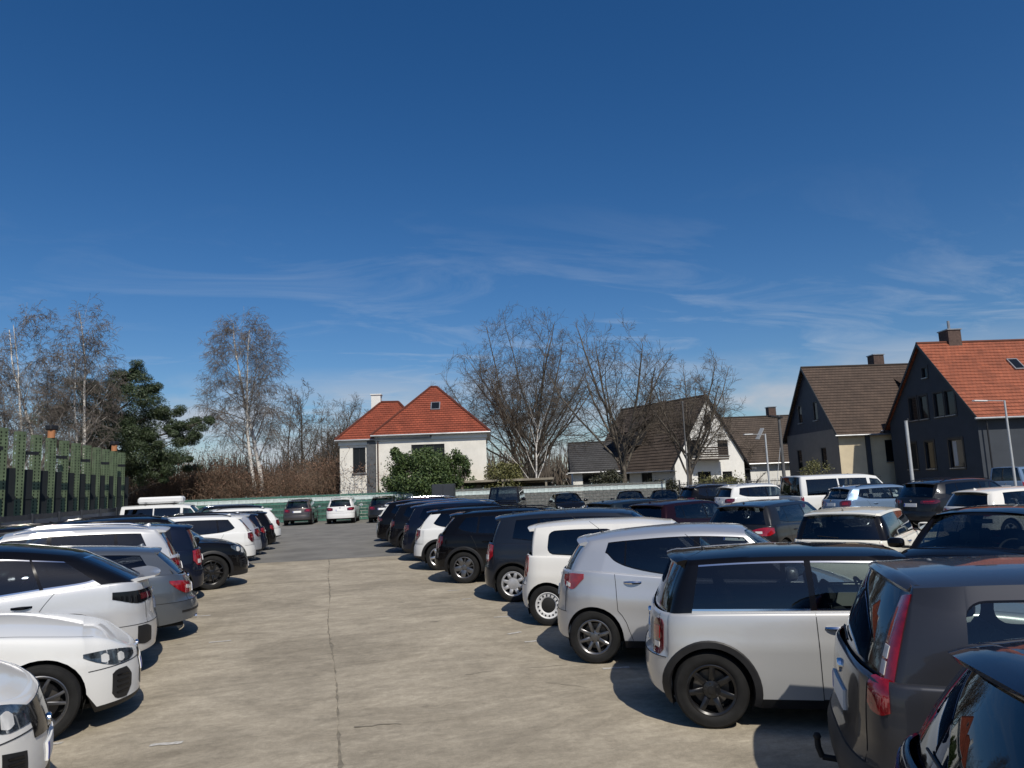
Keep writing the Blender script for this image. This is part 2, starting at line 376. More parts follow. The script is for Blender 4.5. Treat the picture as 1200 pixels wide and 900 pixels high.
class CarModel:
    def __init__(s, **S):
        s.S = S; s.parts = []
        L, W = S['L'], S['W']; s.L, s.W = L, W
        s.xf = L/2-S['fo']; s.xr = s.xf-S['wb']; s.Rt = S['R']; s.Ra = S['R']+S.get('gap', .05)
        s.belt = pchip(S['belt']); s.roof = pchip(S['roof'])
        s.gfb, s.gft, s.grt = S['gfb'], S['gft'], S['grt']
        s.crown = pchip(S.get('crown', [(-L/2, .02), (-L/2+.6, .03), (s.gfb-.6, .05), (s.gfb, .075), (L/2-.3, .055), (L/2, .02)]))
        s.gc = S.get('gc', .19)
        s.low = pchip(S.get('low', [(-L/2, .30), (s.xr-s.Ra, .24), (s.xr+s.Ra, s.gc), (s.xf-s.Ra, s.gc), (s.xf+s.Ra, .20), (L/2, .19)]))
        s.side = pchip(S.get('side', [(0, .055), (.10, .018), (.28, .004), (.50, .002), (.66, .0), (.73, .010), (.88, .022), (1, .040)]))
        s.fend = pchip(S.get('fend', [(.15, .06), (.25, .0), (.45, .0), (.60, .02), (.75, .07), (1.1, .16)]))
        s.rend = pchip(S.get('rend', [(.15, .09), (.30, .015), (.42, .0), (.60, .012), (.64, .035), (.8, .055), (1.0, .10), (1.3, .18)]))
        s.rtop = pchip(S.get('rtop', [(-L/2, .025), (s.xr, .022), (s.gfb-.4, .025), (s.gfb+.3, .05), (L/2, .07)]))
        s.clr, s.nr = S.get('clr', .62), S.get('nr', 2.9)
        s.clf, s.nf = S.get('clf', .85), S.get('nf', 2.6)
        s.zA = S.get('zA', .28); s.zB = S.get('zB', .60)
        s.doors = S['doors']           # list of (x_rear, x_front)
        s.wt = S['wt']; s.drop = S.get('drop', .055)
        s.outline(); s.lower(); s.green(); s.details()
    # ---- plan outline
    def fac(s, x):
        L = s.L; xc = -L/2+s.clr
        if x < xc: return max(0., 1-((xc-x)/s.clr)**s.nr)**(1/s.nr)
        xc = L/2-s.clf
        if x > xc: return max(0., 1-((x-xc)/s.clf)**s.nf)**(1/s.nf)
        return 1.
    def wside(s, x): return s.W/2*(1-.022*(abs(x)/(s.L/2))**2.5)
    def outline(s):
        L = s.L; must = []
        for xw in (s.xr, s.xf):
            for ph in (0, 2.5, 9, 18, 29, 41, 54, 67, 80, 90): must += [xw+s.Ra*math.cos(R(ph)), xw-s.Ra*math.cos(R(ph))]
        for d in s.doors: must += list(d)
        must = sorted(set(round(m, 5) for m in must if -L/2+.02 < m < L/2-.02))
        must = [m for i, m in enumerate(must) if i == 0 or m-must[i-1] > 4e-4]
        opt = list(np.arange(-L/2+s.clr, L/2-s.clf, .085))
        ends = []
        for th in np.linspace(0, math.pi/2, 17)[1:]:
            ends.append(-L/2+s.clr-s.clr*math.sin(th)**(2/s.nr)); ends.append(L/2-s.clf+s.clf*math.sin(th)**(2/s.nf))
        tips = [x for x in ends if abs(x) > L/2-.03]
        opt += [x for x in ends if abs(x) <= L/2-.03]
        xs = list(must)+[x for x in opt if min(abs(x-m) for m in must) > .022]
        xs = sorted(xs)
        xs = [x for i, x in enumerate(xs) if i == 0 or x-xs[i-1] > .004 or x in must]
        pts = []
        rt = sorted(x for x in tips if x < 0); ft = sorted(x for x in tips if x > 0)
        # tips by y so that the end face is evenly covered
        x_first, x_last = xs[0], xs[-1]
        yr = s.wside(x_first)*s.fac(x_first); yf = s.wside(x_last)*s.fac(x_last)
        for y in np.linspace(0, yr, 7)[:-1]:
            q = (y/s.wside(-L/2)); pts.append((-L/2+s.clr-s.clr*(1-min(1, q)**s.nr)**(1/s.nr), y))
        for x in xs: pts.append((x, s.wside(x)*s.fac(x)))
        for y in np.linspace(yf, 0, 7)[1:]:
            q = (y/s.wside(L/2)); pts.append((L/2-s.clf+s.clf*(1-min(1, q)**s.nf)**(1/s.nf), y))
        P = np.array(pts); s.ox, s.oy = P[:, 0], P[:, 1]
        n = len(P); s.nx = np.zeros(n); s.ny = np.zeros(n)
        ext = np.vstack([[P[0, 0], -P[1, 1]], P, [P[-1, 0], -P[-2, 1]]])
        for i in range(n):
            # direction over a window of at least 5 cm so thin columns do not upset the normal
            a, b = i, i+2
            while a > 0 and np.hypot(*(ext[b]-ext[a])) < .10: a -= 1; b = min(b+1, n+1)
            tx, ty = ext[b]-ext[a]; l = math.hypot(tx, ty) or 1
            s.nx[i], s.ny[i] = -ty/l, tx/l
        s.arc = np.concatenate([[0], np.cumsum(np.hypot(np.diff(s.ox), np.diff(s.oy)))]); s.A = s.arc[-1]
    def zc(s, x, y): return float(s.belt(x)+s.crown(x)*(1-min(1., abs(y)/(s.W/2-.05))**2.2))
    def inset(s, x, nx, ny, z, zt):
        zs = s.gc; b = float(s.belt(x))
        side = float(s.side((z-zs)/(b-zs)))
        end = float(s.fend(z)) if nx > 0 else float(s.rend(z))
        r = float(s.rtop(x)); q = max(0., min(1., (z-(zt-r))/r))
        return ny*ny*side+nx*nx*end + r*(1-math.sqrt(max(0, 1-q*q*.98)))
    def pt(s, x, y, nx, ny, z, zt, off=0.0):
        i = s.inset(x, nx, ny, z, zt)-off
        return (x-nx*i, max(0., y-ny*i) if y > 1e-6 else 0., z)
    def S_low(s, a, z, off=0.0):
        a = min(max(a, 0), s.A)
        x = np.interp(a, s.arc, s.ox); y = np.interp(a, s.arc, s.oy); nx = np.interp(a, s.arc, s.nx); ny = np.interp(a, s.arc, s.ny)
        l = math.hypot(nx, ny); nx /= l; ny /= l
        return s.pt(x, y, nx, ny, z, s.zc(x, y), off)
    def a_of(s, x): return float(np.interp(x, s.ox, s.arc))
    def add(s, name, mb, key, parent=None, smooth=True, angle=R(38), weld=0.0, **kw):
        mats = [key] if not isinstance(key, (list, tuple)) else key
        ph = [M_BLACK if isinstance(k, str) else k for k in mats]
        me = mb.mesh(name, ph, smooth=smooth, angle=angle, weld=weld) if isinstance(mb, MB) else mb
        s.parts.append(dict(name=name, mesh=me, keys=mats, parent=parent, **kw)); return len(s.parts)-1
    # ---- lower body
    def lower(s):
        n = len(s.ox); V = []
        s.zlow = np.zeros(n); s.ztop = np.zeros(n); s.isarch = np.zeros(n, bool)
        for k in range(n):
            x = s.ox[k]; zl = float(s.low(x))
            for xw in (s.xr, s.xf):
                d = abs(x-xw)
                if d < s.Ra*.9995: zl = max(zl, s.Rt+math.sqrt(s.Ra**2-d*d)); s.isarch[k] = True
            zt = s.zc(x, s.oy[k]); r = float(s.rtop(x))
            s.zlow[k], s.ztop[k] = zl, zt
            lim = zt-r-.02
            zA = min(max(s.zA, zl), lim); zB = min(max(s.zB, zl), lim); z1 = zt-r
            zs = [*np.linspace(zl, zA, 3), *np.linspace(zA, zB, 4)[1:], *np.linspace(zB, z1, 8)[1:], *[z1+r*q for q in (.4, .7, .9, 1.0)]]
            V.append([s.pt(x, s.oy[k], s.nx[k], s.ny[k], z, zt) for z in zs])
        s.V = V; nr = len(V[0]); s.top = [v[-1] for v in V]
        groups = {}
        def face(name, k, j, side):
            ps = [V[k][j], V[k][j+1], V[k+1][j+1], V[k+1][j]]
            if abs(ps[0][2]-ps[1][2]) < 1e-5 and abs(ps[3][2]-ps[2][2]) < 1e-5: return
            if side < 0: ps = [(p[0], -p[1], p[2]) for p in ps[::-1]]
            groups.setdefault(name, []).append(ps)
        tgA = s.S.get('tg_a', s.W/2*.80)
        for k in range(n-1):
            xm = (s.ox[k]+s.ox[k+1])/2; am = (s.arc[k]+s.arc[k+1])/2
            endr, endf = xm < s.xr-s.Ra, xm > s.xf+s.Ra
            dn = None
            for di, d in enumerate(s.doors):
                if d[0]-1e-4 < xm < d[1]+1e-4: dn = di
            for j in range(nr-1):
                band = 0 if j < 2 else 1 if j < 5 else 2
                for side in (1, -1):
                    if band == 0: nm = 'lower_trim'
                    elif band == 1 and (endr or endf): nm = 'front_bumper' if endf else 'rear_bumper'
                    elif dn is not None: nm = 'door%d%s' % (dn, 'L' if side > 0 else 'R')
                    elif band == 2 and endr and am < tgA: nm = 'tailgate'
                    else: nm = 'body'
                    face(nm, k, j, side)
        # arch lips turned inwards
        for k in range(n-1):
            if s.isarch[k] or s.isarch[k+1]:
                a, b = V[k][0], V[k+1][0]
                for side in (1, -1):
                    ps = [a, b, (b[0], b[1]-.07, b[2]), (a[0], a[1]-.07, a[2])]
                    if side < 0: ps = [(p[0], -p[1], p[2]) for p in ps[::-1]]
                    groups.setdefault('lower_trim' if s.S.get('clad') else 'body', []).append(ps)
        # bonnet, rear deck, ledge under the windows
        SL = (1, .965, .9, .78, .6, .4, .2, 0)
        caprow = []
        for k in range(n):
            x, y, z = s.top[k]; row = []
            for q in SL: row.append((x, y*q, z+s.zc(x, y*q)-s.zc(x, y)))
            caprow.append(row)
        s.caprow = caprow
        xcow = s.gfb-.28; grb = s.S.get('grb'); xdeck = (grb+.12) if grb else -9
        for k in range(n-1):
            x0, x1 = s.top[k][0], s.top[k+1][0]
            full = min(x0, x1) > xcow or max(x0, x1) < xdeck
            nm = 'bonnet' if min(x0, x1) > xcow else ('boot_lid' if full else 'body')
            for j in range(len(SL)-1 if full else 1):
                for side in (1, -1):
                    ps = [caprow[k][j], caprow[k+1][j], caprow[k+1][j+1], caprow[k][j+1]][::-1]
                    if side < 0: ps = [(p[0], -p[1], p[2]) for p in ps[::-1]]
                    groups.setdefault(nm, []).append(ps)
        def build(fl):
            mb = MB()
            for ps in fl: mb.add(ps, [(0, 1, 2, 3)])
            return mb
        order = ['body', 'lower_trim', 'front_bumper', 'rear_bumper', 'tailgate', 'bonnet', 'boot_lid']
        s.door_idx = {}
        for nm in order:
            if nm in groups:
                key = 'lower' if nm == 'lower_trim' else 'bumper' if 'bumper' in nm else 'paint'
                s.groups_body = groups.get('body')
                if nm == 'body': s.body_faces = groups['body']; continue
                s.add(nm, build(groups[nm]), key, weld=2e-4, angle=R(50))
        for di in range(len(s.doors)):
            for sd in 'LR':
                nm = 'door%d%s' % (di, sd)
                s.door_idx[nm] = s.add('door', build(groups[nm]), 'paint', weld=2e-4, angle=R(50))
        # dark wheel wells, floor and inner walls
        mb = MB(); hw = s.W/2
        zf = s.gc+.03
        mb.box((0, 0, zf+.02), (s.L-.5, 2*hw-.56, .04))
        mb.box(((s.xr+s.xf)/2, 0, zf+.015), (s.S['wb']-2*s.Ra, 2*hw-.16, .03))
        zw = min(float(s.belt(0)), float(s.belt(s.xf+s.Ra)), float(s.belt(s.xr-s.Ra)))-.10
        for sd in (1, -1):
            mb.box(((s.xr+s.xf)/2, sd*(hw-.29), (zf+zw)/2), (s.S['wb']+2*s.Ra-.06, .02, zw-zf))
            for xw in (s.xr, s.xf):
                rows = []
                for ph in np.linspace(-25, 205, 14):
                    x = xw+(s.Ra-.004)*math.cos(R(ph)); z = s.Rt+(s.Ra-.004)*math.sin(R(ph))
                    rows.append([(x, sd*(hw-.29), z), (x, sd*(np.interp(x, s.ox, s.oy)-.03), z)])
                mb.grid(rows)
        s.add('underbody', mb, M_SHUT, smooth=False)
    # ---- greenhouse
    def green(s):
        S = s.S
        topx = np.array([p[0] for p in s.top]); topy = np.array([p[1] for p in s.top])
        def wbase(x): return float(np.interp(x, topx, topy))-.010
        wmax = max(topy)
        def wtop(x): return s.wt*(1-.05*((x-.1)/(s.L/2))**2)
        grb = S.get('grb'); hatch = grb is None
        if hatch: grb = s.top[0][0]+.012
        s.grbx = grb
        fr, ff = S.get('fr', .86), S.get('ff', .90)
        bR, bRt, bF, bFt = S.get('bR', .10), S.get('bRt', .07), S.get('bF', .24), S.get('bFt', .14)
        panes = S['panes']; gF, gR = S.get('front_glass', .955), S.get('rear_glass', .93)
        cols = []     # base, top, normal(x,y), bulge, kind-of-interval-after
        xDb, xDt = panes[0][0]-S.get('dpb', .10), panes[0][2]-S.get('dpt', .10)
        xAb, xAt = panes[-1][1]+.07, panes[-1][3]+.06
        wrb = wbase(grb+bR)*1.0
        yRb = min(fr*wmax, wbase(grb+bR+.02)); yRt = fr*s.wt
        yFb, yFt = ff*(wbase(s.gfb-bF-.1)), ff*wtop(s.gft-bFt)
        for f in (0, .2, .4, .6, .8, gR, 1.0):
            cols.append(((grb+bR*f**2.4, yRb*f), (s.grt+bRt*f**2.4, yRt*f), (-1, 0), .02, 'rear' if f < gR else 'D'))
        b0, t0 = cols[-1][0], cols[-1][1]
        ebx, ety = wbase(xDb), wtop(xDt)
        for a in (25, 50, 72):
            ca, sa = 1-math.cos(R(a)), math.sin(R(a))
            cols.append(((b0[0]+(xDb-b0[0])*ca, b0[1]+(ebx-b0[1])*sa), (t0[0]+(xDt-t0[0])*ca, t0[1]+(ety-t0[1])*sa), (-math.cos(R(a)), math.sin(R(a))), .02, 'D'))
        cols.append(((xDb, ebx), (xDt, ety), (0, 1), .024, 'D'))
        for pi, p in enumerate(panes):
            m = 16 if S.get('round') else 8
            for i in range(m+1):
                f = i/m; f = .5-.5*math.cos(math.pi*f) if S.get('round') else f
                xb = p[0]+(p[1]-p[0])*f; xt = p[2]+(p[3]-p[2])*f
                cols.append(((xb, wbase(xb)), (xt, wtop(xt)), (0, 1), .024, ('pane%d' % pi) if i < m else ('pillar%d' % pi if pi < len(panes)-1 else 'A')))
        cols.append(((xAb, wbase(xAb)), (xAt, wtop(xAt)), (.2, .98), .02, 'A'))
        eb, et = (s.gfb-bF, yFb), (s.gft-bFt, yFt)
        for a in (35, 65):
            sa, ca = math.sin(R(a)), 1-math.cos(R(a))
            cols.append(((xAb+(eb[0]-xAb)*sa, wbase(xAb)+(eb[1]-wbase(xAb))*ca), (xAt+(et[0]-xAt)*sa, wtop(xAt)+(et[1]-wtop(xAt))*ca), (sa, 1-ca), .02, 'A'))
        for f in (1.0, gF, .8, .6, .4, .2, 0):
            cols.append(((s.gfb-bF*f*f, yFb*f), (s.gft-bFt*f*f, yFt*f), (1, 0), .025, 'A' if f > gF+.001 else 'front'))
        s.gc_cols = cols
        dl = pchip(S['dlo']) if 'dlo' in S else None
        rail = S.get('rail', .075); n = len(cols)
        B, T, lev = [], [], []
        for c in cols:
            (xb, yb), (xt, yt) = c[0], c[1]
            zb = s.zc(xb, yb)-.012; zt = float(s.roof(xt))-s.drop*(min(1, abs(yt)/s.wt))**3
            B.append((xb, yb, zb)); T.append((xt, yt, zt))
            kind = c[4]; h = zt-zb
            isfr = abs(c[2][0]) > .9
            if isfr: tl, th = (.06 if c[2][0] < 0 else .03), 1-.05/h
            else:
                zl = float(dl(xb)) if dl is not None else zb+.035
                tl, th = (zl-zb)/h, 1-rail/h
            tl = max(.02, tl); th = max(th, tl+.004)
            lev.append([tl, th])
        if S.get('round'):      # rounded pane corners
            k = 0
            for pi, p in enumerate(panes):
                ids = [i for i, c in enumerate(cols) if c[4] == 'pane%d' % pi]; ids.append(ids[-1]+1)
                x0, x1 = cols[ids[0]][0][0], cols[ids[-1]][0][0]; rr = S['round']
                for i in ids:
                    d = min(cols[i][0][0]-x0, x1-cols[i][0][0]); q = max(0, 1-d/rr)
                    cut = rr*(1-math.sqrt(max(0, 1-q*q)))/(T[i][2]-B[i][2])
                    lev[i][0] += cut; lev[i][1] -= cut*.7
        s.gB, s.gT = np.array(B), np.array(T); s.gN = np.array([c[2] for c in cols]); s.gbul = np.array([c[3] for c in cols])
        G = []
        for k in range(n):
            tl, th = lev[k]; e = .016/(T[k][2]-B[k][2])
            ts = [0, max(.005, tl-e), tl, *(tl+(th-tl)*q for q in (.2, .4, .6, .8)), th, min(.995, th+e*.8), 1]
            G.append([s.S_gh(k, t) for t in ts])
        s.G = G
        pcol = S.get('pillar', 'paint'); groups = {}
        def q4(name, k, j):
            for side in (1, -1):
                ps = [G[k][j], G[k][j+1], G[k+1][j+1], G[k+1][j]]
                if side < 0: ps = [(p[0], -p[1], p[2]) for p in ps[::-1]]
                nm = name if not (name.startswith('pane')) else name+('L' if side > 0 else 'R')
                groups.setdefault(nm, []).append(ps)
        for k in range(n-1):
            kd = cols[k][4]
            for j in range(9):
                if kd in ('rear', 'front'):
                    nm = ('win_'+kd) if 2 <= j < 7 else ('trim' if j in (1, 7) else ('roof' if j == 8 else 'body'))
                elif kd.startswith('pane'):
                    nm = kd if 2 <= j < 7 else ('trim' if j in (1, 7) else ('roof' if j == 8 else 'body'))
                elif kd.startswith('pillar'): nm = (kd if 1 <= j < 8 else ('roof' if j == 8 else 'body'))
                else: nm = 'roof' if j == 8 else ('apillar' if kd == 'A' else 'dpillar')
                q4(nm, k, j)
        SLr = (1, .95, .86, .7, .45, .2, 0); rows = []
        for k in range(n):
            x, y, z = s.gT[k]; w = s.wt
            rows.append([(x, y*q, float(s.roof(x))-s.drop*(min(1, abs(y*q)/w))**3) for q in SLr])
        s.roofrows = rows
        for k in range(n-1):
            for j in range(len(SLr)-1):
                for side in (1, -1):
                    ps = [rows[k][j], rows[k+1][j], rows[k+1][j+1], rows[k][j+1]][::-1]
                    if side < 0: ps = [(p[0], -p[1], p[2]) for p in ps[::-1]]
                    groups.setdefault('roof', []).append(ps)
        def build(fl):
            mb = MB()
            for ps in fl: mb.add(ps, [(0, 1, 2, 3)])
            return mb
        body = s.body_faces+groups.get('body', [])
        if pcol == 'paint': body = body+groups.get('apillar', [])+groups.get('dpillar', [])
        elif pcol == 'Dpaint': body = body+groups.get('dpillar', [])
        s.body_part = s.add('body', build(body), 'paint', weld=2e-4, angle=R(50))
        s.add('roof', build(groups['roof']), 'roof', weld=2e-4, angle=R(50))
        tr = groups.get('trim', [])
        half = lambda fl, sd: build([f for f in fl if sum(p[1] for p in f)*sd > 0])
        if pcol == 'black':
            for nm in ('apillar', 'dpillar'):
                for sd in (1, -1): s.add('pillar_panel', half(groups[nm], sd), M_BLACK, weld=2e-4)
        s.add('window_trim', build(tr), 'wtrim', weld=2e-4)
        for pi in range(len(panes)-1):
            for sd in (1, -1): s.add('door_pillar', half(groups['pillar%d' % pi], sd), S.get('bp', M_BLACK), weld=2e-4)
        s.add('windscreen', build(groups['win_front']), M_GLASS, weld=2e-4)
        s.add('rear_window', build(groups['win_rear']), S.get('rearglass', M_PRIV), weld=2e-4)
        for pi in range(len(panes)):
            for sd in 'LR':
                g = M_GLASS if pi == len(panes)-1 or not S.get('privacy', True) else M_PRIV
                nm = 'pane%d%s' % (pi, sd)
                if nm in groups: s.add('side_window', build(groups[nm]), g, weld=2e-4)
    def S_gh(s, q, t, off=0.0):
        k = min(int(q), len(s.gB)-1); f = q-k; k1 = min(k+1, len(s.gB)-1)
        B = s.gB[k]*(1-f)+s.gB[k1]*f; T = s.gT[k]*(1-f)+s.gT[k1]*f; N = s.gN[k]*(1-f)+s.gN[k1]*f; bl = s.gbul[k]*(1-f)+s.gbul[k1]*f
        P = B*(1-t)+T*t; o = 4*t*(1-t)*bl+off
        y = P[1]+N[1]*o
        return (P[0]+N[0]*o, max(0, y), P[2])
    # ---- patches that follow the surface
    def patch_low(s, prof, off, front=False, sides=(1, -1), nz=4, na=10, center=False, mb=None, skirt=.02, mi=0):
        """prof: [(a, z_low, z_high)], a measured along the plan outline from the rear (or front) centre"""
        mb = mb or MB(); fa = [p[0] for p in prof]
        lo, hi = pchip([(p[0], p[1]) for p in prof]), pchip([(p[0], p[2]) for p in prof])
        avals = np.linspace(fa[0], fa[-1], na)
        rows = []
        for a in avals:
            aa = s.A-a if front else a; z0, z1 = float(lo(a)), float(hi(a))
            col = [s.S_low(aa, z0, -skirt)]+[s.S_low(aa, z0+(z1-z0)*i/nz, off) for i in range(nz+1)]+[s.S_low(aa, z1, -skirt)]
            rows.append(col)
        if not center: rows = [[s.S_low(s.A-avals[0] if front else avals[0], p[2], -skirt) for p in rows[0]]]+rows
        rows = rows+[[s.S_low(s.A-avals[-1] if front else avals[-1], p[2], -skirt) for p in rows[-1]]]
        for sd in sides: mb.grid([[(p[0], p[1]*sd, p[2]) for p in (r if sd*(-1 if front else 1) < 0 else r[::-1])] for r in rows], mi)
        return mb
    def patch_gh(s, prof, off, sides=(1, -1), nt=6, nq=6, mb=None, skirt=.02, mi=0):
        mb = mb or MB()
        lo, hi = pchip([(p[0], p[1]) for p in prof]), pchip([(p[0], p[2]) for p in prof])
        rows = []
        for q in np.linspace(prof[0][0], prof[-1][0], nq):
            t0, t1 = float(lo(q)), float(hi(q))
            rows.append([s.S_gh(q, t0, -skirt)]+[s.S_gh(q, t0+(t1-t0)*i/nt, off) for i in range(nt+1)]+[s.S_gh(q, t1, -skirt)])
        rows = [[(p[0]*1, p[1], p[2]) for p in [s.S_gh(prof[0][0], 0 if i < 0 else float(lo(prof[0][0]))+(float(hi(prof[0][0]))-float(lo(prof[0][0])))*min(1, max(0, (i-1)/nt)), -skirt) for i in range(nt+3)]]]+rows
        qe = prof[-1][0]
        rows = rows+[[s.S_gh(qe, float(lo(qe))+(float(hi(qe))-float(lo(qe)))*min(1, max(0, (i-1)/nt)), -skirt) for i in range(nt+3)]]
        for sd in sides: mb.grid([[(p[0], p[1]*sd, p[2]) for p in (r if sd < 0 else r[::-1])] for r in rows], mi)
        return mb
    def ribbon(s, pts, w=.006, off=.0025, sides=(1, -1), mb=None):
        """thin dark joint along (x, z) points on the body side"""
        mb = mb or MB(); P = []
        for (x0, z0), (x1, z1) in zip(pts[:-1], pts[1:]):
            m = max(1, int(math.hypot(x1-x0, z1-z0)/.06))
            for i in range(m): P.append((x0+(x1-x0)*i/m, z0+(z1-z0)*i/m))
        P.append(pts[-1]); rows = []
        for i, (x, z) in enumerate(P):
            a = P[max(0, i-1)]; b = P[min(len(P)-1, i+1)]; dx, dz = b[0]-a[0], b[1]-a[1]; l = math.hypot(dx, dz) or 1
            ux, uz = -dz/l*w/2, dx/l*w/2
            rows.append([s.S_low(s.a_of(x-ux), z-uz, off), s.S_low(s.a_of(x+ux), z+uz, off)])
        for sd in sides: mb.grid([[(p[0], p[1]*sd, p[2]) for p in r] for r in rows])
        return mb
    def details(s):
        S = s.S; L, W = s.L, s.W
        # joints
        mb = MB()
        for d in s.doors:
            for x in d:
                if x == s.doors[0][0] and len(s.doors) > 1 and not S.get('third') and x < s.xr+s.Ra+.30:
                    # the rear door's edge follows the wheel arch
                    ra = s.Ra+.075; x0 = max(x, s.xr+ra*.35); bt = float(s.belt(x-.1))
                    pts = [(s.xr+ra+.03, s.zA+.01)]+[(s.xr+ra*math.cos(R(q)), s.Rt+ra*math.sin(R(q))) for q in (12, 24, 36, 46)]
                    xe, ze = pts[-1]; xt = min(xe-.02, S['panes'][0][1]-.10)
                    pts += [(xe+(xt-xe)*f**1.5, ze+(bt-.015-ze)*f) for f in (.2, .4, .6, .8, 1.0)]
                    s.ribbon(pts, mb=mb); continue
                k = int(np.argmin(abs(s.ox-x))); s.ribbon([(x, s.zlow[k]+.015), (x, s.ztop[k]-.01)], mb=mb)
            xs_ = np.linspace(d[0], d[1], 8)
            s.ribbon([(x, max(s.zA+.004, s.zlow[int(np.argmin(abs(s.ox-x)))])) for x in xs_], mb=mb)
        zb = s.zB
        for fr in (False, True):
            a_e = (s.A-s.a_of(s.xf+s.Ra)) if fr else s.a_of(s.xr-s.Ra)
            s.patch_low([(0, zb-.003, zb+.003), (a_e-.01, zb-.003, zb+.003)], .0035, front=fr, nz=1, na=40, center=True, mb=mb, skirt=0)
        tgA = S.get('tg_a', W/2*.80)
        s.patch_low([(tgA-.003, zb, float(s.belt(-L/2))), (tgA+.003, zb, float(s.belt(-L/2)))], .003, nz=10, na=2, mb=mb, skirt=0)
        # bonnet edges
        rows = []
        for k in range(len(s.ox)):
            if s.gfb-.15 < s.top[k][0] < L/2-.42 and s.oy[k] > W*.30:
                p, q = s.caprow[k][1], s.caprow[k][2]; rows.append([(p[0], p[1], p[2]+.0015), (p[0], p[1]*.992, p[2]+(q[2]-p[2])*.12+.0015)])
        for sd in (1, -1): mb.grid([[(p[0], p[1]*sd, p[2]) for p in r] for r in rows])
        s.add('panel_joint', mb, M_SHUT, smooth=False)
        # wheel arch cladding
        if S.get('clad'):
            cw = S['clad']
            for xw in (s.xr, s.xf):
                rows = []
                for ph in np.linspace(-20, 200, 27):
                    row = []
                    for rr, off in ((s.Ra-.004, -.03), (s.Ra-.004, .010), (s.Ra+cw*.8, .012), (s.Ra+cw, .006), (s.Ra+cw, -.015)):
                        x = xw+rr*math.cos(R(ph)); z = max(s.gc+.01, s.Rt+rr*math.sin(R(ph)))
                        row.append(s.S_low(s.a_of(x), z, off))
                    rows.append(row)
                for sd in (1, -1):
                    mb = MB().grid([[(p[0], p[1]*sd, p[2]) for p in (r[::-1] if sd > 0 else r)] for r in rows])
                    s.add('arch_cladding', mb, M_PLASTIC, angle=R(30))
        # lamps
        for lamp in S.get('tail', []):
            mat = lamp[1]
            for sd in (1, -1):
                mb = s.patch_low(lamp[0], S.get('lamp_off', .008), sides=(sd,), na=12) if lamp[2] == 'low' else s.patch_gh(lamp[0], .010, sides=(sd,))
                ix = s.add('tail_light', mb, mat)
                for sub in lamp[3:]:
                    m2 = s.patch_low(sub[0], S.get('lamp_off', .008)+.006, sides=(sd,), na=6, skirt=.0) if sub[2] == 'low' else s.patch_gh(sub[0], .014, sides=(sd,), skirt=0)
                    s.add('lamp_segment', m2, sub[1], parent=ix)
        for lamp in S.get('head', []):
            for sd in (1, -1):
                ix = s.add('headlight', s.patch_low(lamp, .006, front=True, sides=(sd,), na=12), M_HEAD)
                a0, a1 = lamp[0][0], lamp[-1][0]; am = a0+(a1-a0)*.55
                zl = float(pchip([(p[0], p[1]) for p in lamp])(am)); zh = float(pchip([(p[0], p[2]) for p in lamp])(am))
                for fq in (.38, .68):
                    aq = a0+(a1-a0)*fq; zl = float(pchip([(p[0], p[1]) for p in lamp])(aq)); zh = float(pchip([(p[0], p[2]) for p in lamp])(aq))
                    w = (zh-zl)*.34
                    s.add('lamp_segment', s.patch_low([(aq-w, zl+.22*(zh-zl), zh-.42*(zh-zl)), (aq, zl+.12*(zh-zl), zh-.22*(zh-zl)), (aq+w, zl+.22*(zh-zl), zh-.3*(zh-zl))], .009, front=True, sides=(sd,), na=7, skirt=0), M_LWHITE, parent=ix)
        g = S.get('grille')
        if g: s.add('grille', s.patch_low(g, .006, front=True, center=True, na=10), M_BLACK)
        for v in S.get('intake', []):
          for sd in (1, -1):
            mb = s.patch_low(v, .004, front=True, na=8, sides=(sd,))
            ix = s.add('air_intake', mb, M_PLASTIC)
            mb = MB(); a0, a1 = v[0][0], v[-1][0]
            lo, hi = pchip([(p[0], p[1]) for p in v]), pchip([(p[0], p[2]) for p in v])
            for i in range(1, 5):
                f = i/5
                s.patch_low([(a, float(lo(a))+(float(hi(a))-float(lo(a)))*f-.006, float(lo(a))+(float(hi(a))-float(lo(a)))*f+.006) for a in (a0+(a1-a0)*.2, a0+(a1-a0)*.8)], .010, front=True, nz=1, na=4, mb=mb, skirt=.006, sides=(sd,))
            s.add('grille_bar', mb, M_BLACK, parent=ix, smooth=False)
        for v in S.get('rvent', []):
            for sd in (1, -1): s.add('rear_vent', s.patch_low(v, .004, na=8, sides=(sd,)), M_PLASTIC)
        if S.get('rtrim'): s.add('bumper_strip', s.patch_low(S['rtrim'], .008, center=True, na=18), M_PLASTIC)
        if S.get('sidestrip'):
            x0, x1, z0, z1 = S['sidestrip']
            for sd in (1, -1):
                a0, a1 = s.a_of(x0), s.a_of(x1)
                s.add('side_moulding', s.patch_low([(a0, (z0+z1)/2-.01, (z0+z1)/2+.01), (a0+.06, z0, z1), (a1-.06, z0, z1), (a1, z0, z1)], .012, sides=(sd,), na=14), M_PLASTIC)
        zp = S.get('plate', .74)
        for fr, zq in ((False, zp), (True, .40)):
            mb = s.patch_low([(0, zq, zq+.115), (.26, zq, zq+.115)], .014, front=fr, center=True, na=5)
            ix = s.add('number_plate', mb, M_PLATE, smooth=False)
            s.add('plate_band', s.patch_low([(.215, zq+.008, zq+.107), (.255, zq+.008, zq+.107)], .0165, front=fr, sides=((1,) if not fr else (-1,)), na=2, skirt=.0), M_BLUE, parent=ix, smooth=False)
            e = s.S_low(s.A if fr else 0, zq+S.get('emb', .20), .012)
            mb = MB().lathe([(.0, .006), (.035, .006), (.042, 0), (.042, -.02)], 20)
            mb.v = [(e[0]+(p[1] if fr else -p[1]), p[0], e[2]+p[2]) for p in mb.v]
            s.add('badge', mb, M_CHROME)
